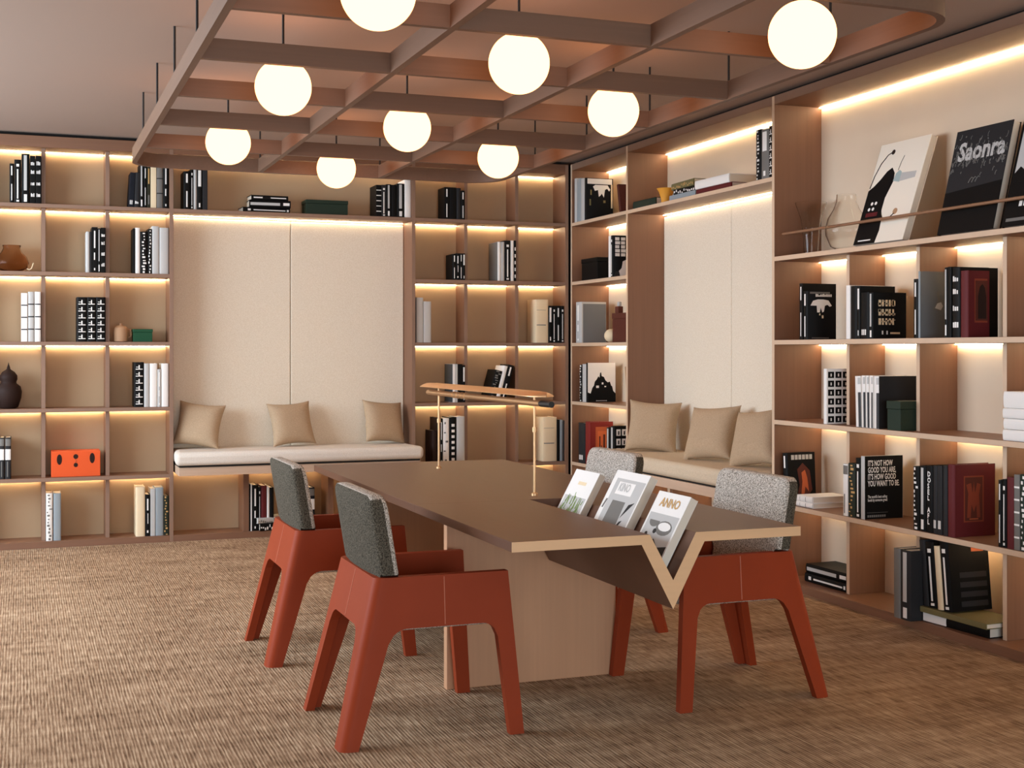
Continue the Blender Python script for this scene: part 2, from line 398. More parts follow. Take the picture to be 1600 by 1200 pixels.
pillow('beige pillow at the near end of the right-hand bench', (4.12, 6.735, .828), .185, R(-72), R(-24), R(-8), .078, seed=17)

# ------------------------------------------------------------------ hanging lattice and globes
lat = thing('ceiling_lattice', 'brown hanging timber lattice with rounded corners under the ceiling', 'lattice', (1.876, 6.12, 2.52))
LX0, LX1, LY0, LY1, LZ0, LZ1, BT = .645, 3.107, 3.667, 8.580, 2.520, 2.606, .030
def rounded(x0, x1, y0, y1, r, n=8):
    p = []
    for cx, cy, a0 in ((x1-r, y0+r, -90), (x1-r, y1-r, 0), (x0+r, y1-r, 90), (x0+r, y0+r, 180)):
        for k in range(n+1):
            a = R(a0+90*k/n); p.append((cx+r*math.cos(a), cy+r*math.sin(a)))
    return p
mb = MB(); bm = mb.bm
po, pi = rounded(LX0, LX1, LY0, LY1, .22), rounded(LX0+BT, LX1-BT, LY0+BT, LY1-BT, .19)
V = [[bm.verts.new((x, y, z)) for x, y in p] for p, z in ((po, LZ0), (po, LZ1), (pi, LZ1), (pi, LZ0))]
n = len(po)
for a, b in ((0, 1), (1, 2), (2, 3), (3, 0)):
    for k in range(n): bm.faces.new((V[a][k], V[a][(k+1) % n], V[b][(k+1) % n], V[b][k]))
rim = mb.build('rim', 'lattice_y', lat, lat.location, smooth=40)
PX = (LX1-LX0-BT)/3; PY = (LY1-LY0-BT)/6
for i in (1, 2):
    x = LX0+i*PX
    MB().box(x, x+BT, LY0+BT-.002, LY1-BT+.002, LZ0+.0005, LZ1).build('long_beam', 'lattice_y', lat, lat.location)
for j in range(1, 6):
    y = LY0+j*PY
    for i in range(3):
        x = LX0+i*PX
        MB().box(x+BT-.001, x+PX+.001, y, y+BT, LZ0+.001, LZ1-.001).build('cross_beam', 'lattice_x', lat, lat.location)
hang = [(LX0+BT/2, LY0+j*PY+BT/2) for j in range(1, 6)]+[(LX1-BT/2, LY0+j*PY+BT/2) for j in range(1, 6)]
hang += [(LX0+i*PX+BT/2, y) for i in (1, 2) for y in (LY0+BT/2, LY1-BT/2)]
for x, y in hang: MB().tube([(x, y, LZ1-.002), (x, y, CEIL)], .0055, 8).build('hanger', 'rod', lat, lat.location)
def globe(label, x, y):
    t = thing('globe_pendant', label, 'pendant lamp', (x, y, CEIL), 'globe pendants in the lattice')
    o = (x, y, CEIL); zc, r = 2.513, .124
    prof = [(r*math.sin(R(a)), zc-r*math.cos(R(a))) for a in range(4, 164, 4)]
    MB().lathe(prof, (x, y, 0), 40).build('globe_shade', 'globe', t, o, smooth=80)
    MB().lathe([(.03, zc+r-.008), (.034, zc+r+.004), (.03, zc+r+.02), (.008, zc+r+.03)], (x, y, 0), 20).build('cap', 'rod', t, o, smooth=40)
    MB().tube([(x, y, zc+r+.025), (x, y, CEIL)], .0055, 8).build('cord', 'rod', t, o, smooth=60)
cx = [1.083, 1.886, 2.690]; cy = [LY0+BT/2+(k+.5)*PY for k in range(6)]
for (i, j), nm in {(0, 0): 'large globe pendant cut by the top edge of the picture', (0, 2): 'glowing globe pendant in the left lattice column, middle one',
                   (0, 4): 'glowing globe pendant in the left lattice column, farthest one', (1, 1): 'big glowing globe pendant in the central lattice column, nearest one',
                   (1, 3): 'glowing globe pendant in the central lattice column, middle one', (1, 5): 'smallest glowing globe pendant, farthest in the central lattice column',
                   (2, 0): 'big glowing globe pendant at the upper right lattice corner', (2, 2): 'glowing globe pendant in the right lattice column, middle one',
                   (2, 4): 'glowing globe pendant in the right lattice column, farthest one'}.items():
    globe(nm, cx[i], cy[j])

# ------------------------------------------------------------------ table
TX0, TX1, TY0, TY1, TZ, TT = 1.447, 2.510, 3.826, 6.777, .745, .032
tb = thing('library_table', 'long brown library table with a V-shaped book trough', 'table', (1.98, 5.3, 0))
o = tb.location
GY = 4.904
VT = [(TX0, TZ), (1.932, TZ), (2.018, .590), (2.1035, TZ), (TX1, TZ), (TX1, TZ-TT), (2.1350, TZ-TT), (2.018, .494), (1.902, TZ-TT), (TX0, TZ-TT)]
e = .0012
mb = MB().prism(VT, TY0, GY, lambda u, v, w: (u, w, v))
mb.box(TX0, TX1, GY, TY1, TZ-TT, TZ)
top = mb.build('table_top', 'table_top', tb, o, .001)
# pale core shown on the cut front end
mb = MB().prism(VT, TY0-.0012, TY0-.0002, lambda u, v, w: (u, w, v))
mb.build('front_edge', 'table_edge', top, o)
MB().box(1.584, 2.325, GY+.014, GY+.054, 0, TZ-TT).build('leg_panel', 'table_leg', tb, o, .002)
MB().box(1.584, 2.325, 6.20, 6.24, 0, TZ-TT).build('leg_panel', 'table_leg', tb, o, .002)

# ------------------------------------------------------------------ table lamp
lp = thing('table_lamp', 'slim brass two-legged table lamp with a long curved shade', 'lamp', (2.005, 5.70, TZ)); o = lp.location
for y in (5.031, 6.358):
    MB().tube([(2.005, y, TZ+.012), (2.005, y, 1.162)], .0052, 10).lathe([(.013, 0), (.013, .010), (.0065, .013)], (2.005, y, TZ), 16).build('leg', 'brass', lp, o, smooth=50)
    MB().lathe([(.0095, -.010), (.0095, .010)], (2.005, y, 1.02 if y < 6 else .99), 14).build('leg_joint', 'brass', lp, o, smooth=50)
tub = MB().tube([(2.005, 4.96, 1.131), (2.005, 6.54, 1.131)], .0135, 16).build('light_tube', 'brass', lp, o, smooth=50)
for y in (6.10, 6.04, 5.98, 5.92): MB().tube([(2.005, y, 1.131), (2.005, y+.012, 1.131)], .0165, 16).build('dimmer_ring', 'brass', tub, o, smooth=50)
MB().tube([(2.005, 4.845, 1.131), (2.005, 4.958, 1.131)], .013, 12).build('end_cap', 'black_plastic', lp, o, smooth=50)
mb = MB(); bm = mb.bm; rows = []
for i in range(41):
    t = i/40; y = 4.90+t*1.67
    wd = .068*min(1, (max(0, 1-abs(2*t-1)**14))**.5+.02)
    row = []
    for off in (0, .0025):
        for k in range(13):
            a = -1+2*k/12
            row.append(bm.verts.new((2.005+a*wd, y, 1.1625+off+.018*(1-a*a)-.004*abs(2*t-1)**10)))
    rows.append(row)
for a, b in zip(rows, rows[1:]):
    for k in range(12):
        bm.faces.new((a[k], a[k+1], b[k+1], b[k])); bm.faces.new((a[13+k], b[13+k], b[14+k], a[14+k]))
    bm.faces.new((a[0], b[0], b[13], a[13])); bm.faces.new((a[12], a[25], b[25], b[12]))
mb.build('lamp_shade', 'brass', lp, o, smooth=50)

# ------------------------------------------------------------------ chairs
def make_chair(label):
    t = thing('armchair', label, 'chair', (0, 0, 0), 'rust leather chairs at the table')
    A, F0, FR, HT = .394, .05, 5, .57
    W = lambda z: .312-.046*z/HT
    UR = lambda z: .135*z/HT
    UF = lambda z: .664-.044*z/HT
    r = .034
    # columns along the wrap: list of (segment, parameter, bottom z, is leg)
    def side_u(k, f, z):
        wf, wr = .052+.012*min(1, z/A), .066+.034*min(1, z/A)
        P = [UF(z), UF(z)-wf, UF(z)-wf-F0, UR(z)+wr+F0, UR(z)+wr, UR(z)+r]
        return P[k]+(P[k+1]-P[k])*f
    fil = lambda x: A-F0+math.sqrt(max(0, F0*F0-(F0-x)**2))
    half = []    # front end of the near side to the middle of the back
    for i in range(4): half.append(('s', 0, i/3, 0))
    for i in range(1, FR+1): half.append(('s', 1, i/FR, fil(F0*i/FR)))
    for i in range(1, 7): half.append(('s', 2, i/6, A))
    for i in range(1, FR+1): half.append(('s', 3, i/FR, fil(F0*(1-i/FR))))
    half[-1] = ('s', 3, 1, 0)
    for i in range(1, 4): half.append(('s', 4, i/3, 0))
    for i in range(1, 7): half.append(('c', 0, i/6, 0))
    for i in range(1, 3): half.append(('b', 0, i/2, 0))
    for i in range(1, FR+1): half.append(('b', 1, i/FR, fil(F0*i/FR)))
    for i in range(1, 5): half.append(('b', 2, i/4, A))
    def pos(c, z, inset):
        seg, k, f, _ = c
        w, ur = W(z), UR(z)
        if seg == 's': return (side_u(k, f, z), -w+inset)
        if seg == 'c':
            a = R(90*f); rr = r-inset
            return (ur+r-rr*math.sin(a), -w+r-rr*math.cos(a))
        wb = .074+.022*min(1, z/A)
        P = [-w+r, -w+wb, -w+wb+F0, 0]
        return (ur+inset, P[k]+(P[k+1]-P[k])*f)
    cols = [(c, 1) for c in half]+[(c, -1) for c in half[-2::-1]]
    ZB = A-F0
    def pt(i, z, ins):
        c, sg = cols[i]; x, y = pos(c, z, ins); return (x, sg*y, z)
    TK = .034
    cleg = [c[3] == 0 for c, _ in cols]
    def patch(i0, i1, zrow, name, closeL, closeR, top, bottom):
        mb = MB(); bm = mb.bm; V = {}; rimE = []
        bw = bm.edges.layers.float.new('bevel_weight_edge')
        nz = 5
        for i in range(i0, i1+1):
            z0, z1 = zrow(i)
            for k in range(nz+1):
                z = z0+(z1-z0)*k/nz
                for s_, ins in ((0, 0), (1, TK)): V[i, k, s_] = bm.verts.new(pt(i, z, ins))
        for i in range(i0, i1):
            for k in range(nz):
                bm.faces.new((V[i, k, 0], V[i+1, k, 0], V[i+1, k+1, 0], V[i, k+1, 0]))
                bm.faces.new((V[i, k, 1], V[i, k+1, 1], V[i+1, k+1, 1], V[i+1, k, 1]))
            for k, on in ((nz, top), (0, bottom(i))):
                if on: bm.faces.new((V[i, k, 0], V[i+1, k, 0], V[i+1, k, 1], V[i, k, 1]))
        for i, on in ((i0, closeL), (i1, closeR)):
            if on:
                for k in range(nz): bm.faces.new((V[i, k, 0], V[i, k, 1], V[i, k+1, 1], V[i, k+1, 0]))
        bm.edges.ensure_lookup_table()
        for e_ in bm.edges:
            if len(e_.link_faces) == 2 and e_.calc_face_angle(0) > R(50): e_[bw] = 1.0
        ob = mb.build(name, 'leather', t, smooth=50)
        md = ob.modifiers.new('bevel', 'BEVEL'); md.width = .007; md.segments = 3; md.limit_method = 'WEIGHT'
        return ob
    n = len(cols)
    patch(0, n-1, lambda i: (ZB if cleg[i] else cols[i][0][3], HT), 'arm_shell', True, True, True, lambda i: not (cleg[i] and cleg[i+1]))
    i = 0
    while i < n:
        if cleg[i]:
            j = i
            while j+1 < n and cleg[j+1]: j += 1
            patch(i, j, lambda q: (0, ZB), 'leg', True, True, False, lambda q: True)
            i = j+1
        else: i += 1
    # stitched seams
    for sg in (-1, 1):
        p = [(.382, sg*(W(z)+.0004), z) for z in (A+.006, .48, HT-.006)]
        MB().tube(p, .0018, 6).build('seam', 'stitch', t)
    MB().tube([(UR(z)-.0004, 0, z) for z in (A+.006, .48, HT-.006)], .0018, 6).build('seam', 'stitch', t)
    # tweed back cushion: leaning slab with rounded outline
    mb = MB(); bm = mb.bm; ol = []
    hw_, zb, zt_, rc = .272, .44, .85, .05
    for cxx, czz, a0 in ((hw_-rc, zb+rc, -90), (hw_-rc, zt_-rc, 0), (-hw_+rc, zt_-rc, 90), (-hw_+rc, zb+rc, 180)):
        if a0 == 180: ol += [(-hw_, .60), (-hw_, .579), (-hw_, .577), (-hw_, .52)]
        for k in range(7): a = R(a0+15*k); ol.append((cxx+rc*math.cos(a), czz+rc*math.sin(a)+(.012*(1-(cxx/hw_)**2) if czz > .6 else 0)))
        if a0 == -90: ol += [(hw_, .52), (hw_, .577), (hw_, .579), (hw_, .60)]
    def bp_(y, z, d):
        sh = 1 if z < HT else 1
        u0 = .178-(z-.57)*.165
        return (u0+d+.012*(y/hw_)**2, y*(1.0 if z > .578 else .80), z)
    # layers through the thickness; face tufts bulge
    for d, s_ in ((-.030, .90), (-.034, .82)): pass
    Lr = [(-.031, .955), (-.024, .99), (-.012, 1.0), (.014, 1.0), (.026, .99), (.033, .955)]
    zc_ = (zb+zt_)/2; rings = []
    for d, s_ in Lr: rings.append([bm.verts.new(bp_(y-(1-s_)*math.copysign(.28, y)*min(1, abs(y)/.2), z-(1-s_)*math.copysign(.22, z-zc_)*min(1, abs(z-zc_)/.15), d)) for y, z in ol])
    m_ = len(ol)
    for a, b in zip(rings, rings[1:]):
        for k in range(m_): bm.faces.new((a[k], a[(k+1) % m_], b[(k+1) % m_], b[k]))
    for ring, d in ((rings[0], -.036), (rings[-1], .040)):
        q = bm.verts.new(bp_(0, zc_, d)); mids = []
        for y, z in ol: mids.append(bm.verts.new(bp_(y*.6, zc_+(z-zc_)*.6, d)))
        for k in range(m_):
            bm.faces.new((ring[k], ring[(k+1) % m_], mids[(k+1) % m_], mids[k])); bm.faces.new((mids[k], mids[(k+1) % m_], q))
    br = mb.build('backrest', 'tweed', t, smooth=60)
    br.data.materials.append(MATS['tweed_shaded'])
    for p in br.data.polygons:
        if p.normal.x < -.35 or (abs(p.normal.y) > .75 and p.normal.x < .2): p.material_index = 1  # painted shade on the rear and side faces
    s = MB().box(.176, .615, -.235, .235, .375, .462).build('seat', 'tweed', t, bevel=.025, smooth=50, seg=4)
    return t
ch = make_chair('rust leather armchair in the left foreground, nearest the camera')
ch.location = (.996, 4.576, 0)
c2 = copy_tree(ch); c2.location = (.976, 5.832, 0); c2['label'] = 'rust leather armchair on the left side, behind the foreground one'
c3 = copy_tree(ch); c3.location = (2.955, 4.600, 0); c3.rotation_euler = (0, 0, math.pi); c3['label'] = 'rust leather armchair on the right side, at the trough end'
c4 = copy_tree(ch); c4.location = (2.915, 5.860, 0); c4.rotation_euler = (0, 0, math.pi); c4['label'] = 'rust leather armchair on the right side, farther back behind the magazines'

# ------------------------------------------------------------------ books
def spine_marks(kind, rnd):
    """rectangles (u0, v0, u1, v1, ink) on a spine, u across, v up"""
    if not kind: return []
    q = []
    k = kind
    ink = 'w'
    if k == '2b': q = [(.35, .70, .62, .94, ink), (.38, .06, .58, .48, ink)]
    elif k == '2y': q = [(.3, .56, .7, .92, 'y'), (.3, .08, .7, .3, 'g')]
    elif k == 'l': q = [(.38, .10, .58, .78, ink), (.3, .84, .7, .9, ink), (.3, .03, .7, .07, ink)]
    elif k == 'f': q = [(.28, .26, .66, .97, 's'), (.3, .03, .68, .18, ink)]
    elif k == 'tb': q = [(.22, .56, .78, .95, ink), (.35, .06, .62, .16, ink)]
    elif k == 'b0': q = [(.18+.2*i, .08, .30+.2*i, .20, ink) for i in range(3)]
    elif k == 'b1': q = [(.36, .54, .60, .92, ink), (.36, .28, .56, .44, ink), (.38, .05, .58, .1, ink)]
    elif k == 'b2': q = [(.3, .62, .6, .9, ink), (.42, .3, .56, .55, ink), (.3, .08, .6, .14, ink)]
    elif k in ('t4', 't0'):
        vs = (.14, .38, .62, .80) if k == 't4' else (.10,)
        for v in vs:
            for i in range(3): q.append((.16+.24*i, v, .16+.24*i+rnd.uniform(.12, .2), v+rnd.uniform(.05, .08), ink))
    elif k[0] == 'h':
        nb = int(k[1]); q = [(.02, (i+1)/(nb+1)-.012, .98, (i+1)/(nb+1)+.012, 'k' if nb < 5 and nb != 2 else ('w' if nb == 5 else 'k')) for i in range(nb)]
        if nb == 1: q = [(.05, .40, .8, .42, 'g'), (.05, .75, .8, .757, 'g')]
    elif k == 'f3': q = [(.04, .46, .96, .72, 'w'), (.04, .80, .96, .97, 'g'), (.3, .05, .5, .42, 'g')]
    elif k[0] == 'p':
        c = {'p3': 'g', 'p5': 'g', 'p4': 'y'}.get(k, 'w')
        nn = 14 if k != 'p5' else 5
        for i in range(nn):
            v = (i+.5)/nn; a = rnd.uniform(.08, .5); q.append((a, v-.022, min(.95, a+rnd.uniform(.15, .45)), v+rnd.uniform(.0, .025), c))
    elif k == 'g1':
        for i in range(6):
            v = .06+i*.155
            q += [(.14, v, .88, v+.018, ink), (.18, v+.05, .46, v+.062, ink), (.44, v+.02, .56, v+.10, ink)]
    elif k[0] == 'd':
        nn = int(k[1])+1
        for i in range(nn): q.append((.3, .08+i*.84/nn, .72, .08+i*.84/nn+.5/nn*.8, ink))
    elif k == 'q': q = [(.62, 0.003, .98, .68, 'z'), (.6, .84, .97, .97, 's')]
    elif k == 'v': q = []
    return q
def ptile(mb, rects, f):
    for u0, v0, u1, v1 in rects: mb.prism([(u0, v0), (u1, v0), (u1, v1), (u0, v1)], 0, 1, f)
def book_parts(t, w, h, D, col, kind, seed, opts, cover=None):
    """local frame: x thickness 0..w, y depth 0 (spine)..D, z height"""
    rnd = random.Random(seed)
    bt = min(.0035, w*.22)
    n = 7; bul = min(.006, w*.22) if rnd.random() < .6 or w > .04 else .001
    mb = MB()
    out = [(0, D), (0, bul)]+[(w/2-w/2*math.cos(math.pi*k/n), bul-bul*math.sin(math.pi*k/n)) for k in range(1, n)]+[(w, bul), (w, D), (w-bt, D), (w-bt, bul+.004), (bt, bul+.004), (bt, D)]
    mb.prism(out, 0, h, lambda u, v, z: (u, v, z))
    mb.build('cover', BM(col), t, smooth=40)
    if w > .008:
        MB().box(bt+.0002, w-bt-.0002, bul+.005, D-.004, .004, h-.004).build('page_block', 'pages', t)
    # spine lettering: grouped by ink
    by = {}
    for u0, v0, u1, v1, ink in spine_marks(kind, rnd): by.setdefault(ink, []).append((u0, v0, u1, v1))
    sp = lambda u: bul-bul*math.sqrt(max(0, 1-(2*u-1)**2))
    grp = []
    for ink, rs in by.items(): grp += [(ink, [q_]) for q_ in rs] if len(rs) <= 6 else [(ink, rs)]
    for ink, rs in grp:
        mb = MB()
        for u0, v0, u1, v1 in rs:
            m2 = 4
            A = [(u0+(u1-u0)*i/m2) for i in range(m2+1)]
            rowA = [[mb.bm.verts.new((u*w, sp(u)-.0008, v*h)) for u in A] for v in (v0, v1)]
            rowB = [[mb.bm.verts.new((u*w, sp(u)+.0006, v*h)) for u in A] for v in (v0, v1)]
            for i in range(m2):
                mb.bm.faces.new((rowA[0][i], rowA[0][i+1], rowA[1][i+1], rowA[1][i]))
                mb.bm.faces.new((rowA[1][i], rowA[1][i+1], rowB[1][i+1], rowB[1][i])); mb.bm.faces.new((rowA[0][i], rowB[0][i], rowB[0][i+1], rowA[0][i+1]))
            for i in (0, m2): mb.bm.faces.new((rowA[0][i], rowA[1][i], rowB[1][i], rowB[0][i]))
        mb.build('spine_lettering', BM(ink), t)
    if kind == 'v':
        mb = MB(); text_mesh(mb, 'D\nO\nS\nE\nL\n\nA\nF\nL', h*.104, lambda u, v: (w*.25+u, sp(.4)-.0008, h*.84+v), .9, .001); mb.build('spine_lettering', BM('w'), t)
    if opts.get('cover'):      # left board of another colour
        MB().box(-.0006, 0, bul+.002, D, .001, h-.001).build('cover_sheet', BM(opts['cover']), t)
    if opts.get('art'): art(t, opts['art'], w, h, D)
def art(t, kind, w, h, D):
    """pictures printed on the near board (local x = w); u across from spine, v up"""
    lay = [0]
    def poly(pts, ink, name='cover_picture'):
        lay[0] += 1; x0 = w+.0002+.0003*lay[0]
        mb = MB(); mb.prism(pts, w, x0, lambda u, v, x: (x, .004+u*(D-.006), v*h)); return mb.build(name, BM(ink), t)
    rect = lambda u0, v0, u1, v1, ink, name='cover_picture': poly([(u0, v0), (u1, v0), (u1, v1), (u0, v1)], ink, name)
    def multi(rs, ink, name='cover_lettering'):
        if 1 < len(rs) <= 6:
            for q_ in rs: multi([q_], ink, name); lay[0] -= 1
            lay[0] += 1; return
        lay[0] += 1; x0 = w+.0002+.0003*lay[0]; mb = MB()
        for u0, v0, u1, v1 in rs: mb.prism([(u0, v0), (u1, v0), (u1, v1), (u0, v1)], w, x0, lambda u, v, x: (x, .004+u*(D-.006), v*h))
        return mb.build(name, BM(ink), t)
    def words(body, size, u, v, ink, squash=.8, bold=.0):
        lay[0] += 1; x0 = w+.0004+.0003*lay[0]; mb = MB()
        text_mesh(mb, body, size*h, lambda a, b: (x0, .004+u*(D-.006)+a, v*h+b), squash, bold*h); return mb.build('cover_lettering', BM(ink), t)
    rnd = random.Random(kind)
    if kind == 'drip':
        rect(.04, .86, .97, .985, 'w'); multi([(.93, .3, .985, .86)], 'C', 'cover_picture')
        poly([(.25, .80), (.34, .84), (.80, .84), (.90, .74), (.86, .70), (.78, .76), (.70, .73), (.66, .55), (.58, .64), (.54, .60), (.47, .56), (.44, .72), (.32, .70)], 'w')
        multi([(.15, .60, .2, .72), (.64, .42, .72, .48), (.12, .35, .17, .5)], 'L')
    elif kind == 'patch':
        for r_ in range(5): multi([(.15+.42*c_, .50+.095*r_, .15+.42*c_+rnd.uniform(.28, .36), .50+.095*r_+.075) for c_ in range(2)], 'w')
        poly([(.1, .02), (.95, .02), (.95, .42), (.7, .38), (.62, .22), (.35, .12)], 'w')
        poly([(.1, .02), (.5, .02), (.42, .14), (.2, .14)], 'k')
    elif kind == 'greycover': rect(.06, .0, 1, .95, 'H')
    elif kind == 'tree':
        rect(0, 0, 1, 1, 'w'); pts = [(0, .05), (0, .25), (.10, .22), (.16, .36), (.22, .42), (.25, .52), (.32, .58), (.38, .66), (.42, .62), (.44, .74), (.48, .76), (.5, .66), (.58, .64), (.64, .55), (.72, .5), (.8, .52), (.84, .42), (.88, .40), (.92, .28), (1, .22), (1, .05)]
        poly(pts, 'K'); multi([(.3, .36, .4, .42), (.5, .45, .56, .5), (.6, .38, .66, .41)], 'w', 'cover_picture'); rect(0, 0, 1, .06, 'K'); multi([(.3+.05*i, .025, .335+.05*i, .045) for i in range(8)], 's')
    elif kind in ('redframe', 'redframe2'):
        if kind == 'redframe': rect(.25, .18, .82, .88, 'Q'); rect(.34, .26, .74, .78, 'X'); multi([(.40, .30, .46, .66), (.58, .32, .66, .7), (.48, .28, .52, .44)], 'B', 'cover_picture')
        else:
            rect(.22, .2, .72, .84, 'I'); rect(.25, .22, .69, .82, 'B')
            poly([(.30, .26), (.33, .60), (.28, .72), (.40, .74), (.44, .60), (.47, .76), (.50, .60), (.55, .74), (.64, .72), (.60, .58), (.63, .26), (.55, .26), (.53, .44), (.47, .34), (.41, .44), (.39, .26)], 'I')
            multi([(.36, .235, .58, .25)], 'Q')
    elif kind == 'windows':
        for r_ in range(4): multi([(.12+.36*c_, .12+.22*r_, .12+.36*c_+.26, .12+.22*r_+.15) for c_ in range(2)], 'w'); multi([(.22+.36*c_, .14+.22*r_, .30+.36*c_, .23+.22*r_) for c_ in range(2)], 'K')
    elif kind == 'shirt':
        poly([(.10, .70), (.20, .80), (.38, .83), (.60, .83), (.80, .81), (.93, .70), (.85, .68), (.76, .72), (.66, .70), (.62, .58), (.56, .56), (.50, .66), (.46, .56), (.36, .56), (.34, .70), (.20, .70)], 'w')
        multi([(.30+.058*i, .885, .345+.058*i, .915+rnd.uniform(0, .03)) for i in range(11)], 'w')
        multi([(.15+.045*i, .02, .18+.045*i, .045) for i in range(15)], 'g'); multi([(.44, .50, .48, .54), (.54, .44, .6, .5)], 'C', 'cover_picture'); rect(.08, .945, .85, .985, 'g')
    elif kind == 'rows':
        for r_ in range(3): multi([(.16+.105*i, .30+.20*r_, .16+.105*i+rnd.uniform(.05, .08), .30+.20*r_+.14) for i in range(5) for _ in (0,)]+[(.16+.105*i-.01, .30+.2*r_+rnd.uniform(0, .12), .25+.105*i, .315+.2*r_+rnd.uniform(0, .12)) for i in range(5)], 'C')
        multi([(.26, .09, .30, .17), (.40, .09, .44, .17)], 'w'); multi([(.52+.05*i, .10, .56+.05*i, .14) for i in range(6)], 'C')
        rect(0, 0, 0.001, 1, 'K')
    elif kind == 'bird':
        rect(.0, 0, 1, 1, 'H'); poly([(.50, .44), (.56, .42), (.85, .40), (.97, .46), (.95, .56), (.80, .60), (.74, .72), (.69, .66), (.72, .58), (.60, .50)], 'g'); poly([(.6, .45), (.85, .42), (.94, .48), (.86, .54), (.7, .52)], 's')
    elif kind == 'arch':
        rect(.30, .22, .92, .88, 'I'); rect(.34, .25, .92, .85, 'B'); poly([(.46, .28), (.46, .62), (.55, .76), (.68, .8), (.8, .74), (.86, .6), (.86, .28)], 'n')
    elif kind == 'plainblack': rect(0, 0, 1, 1, 'k', 'cover_sheet')
    elif kind == 'slogan':
        rect(-.004, 0, 1, 1, 'K', 'cover_sheet')
        words("IT'S NOT HOW\nGOOD YOU ARE,\nIT'S HOW GOOD\nYOU WANT TO BE.", .125, .07, .845, 'w', .55, .0028)
        words("The world's best selling\nbook by someone great", .062, .07, .335, 'w', .62, .001)
        multi([(.05, .10, .60, .104)], 'g'); multi([(.06+.055*i, .03, .10+.055*i, .065) for i in range(9)], 'g')
BK = {}
def add_book(name, label, group, loc, rot, w, h, D, col, kind, opts, seed):
    t = thing('book', label, 'book', loc, group)
    t.rotation_mode = 'QUATERNION'
    t.rotation_quaternion = rot.to_quaternion() if not hasattr(rot, 'w') or isinstance(rot, Matrix) else rot
    book_parts(t, w, h, D, col, kind, seed, opts)
    return t
def R4(*a):
    m_ = Matrix.Identity(4)
    for ang, ax in a: m_ = m_ @ Matrix.Rotation(R(ang), 4, ax)
    return m_
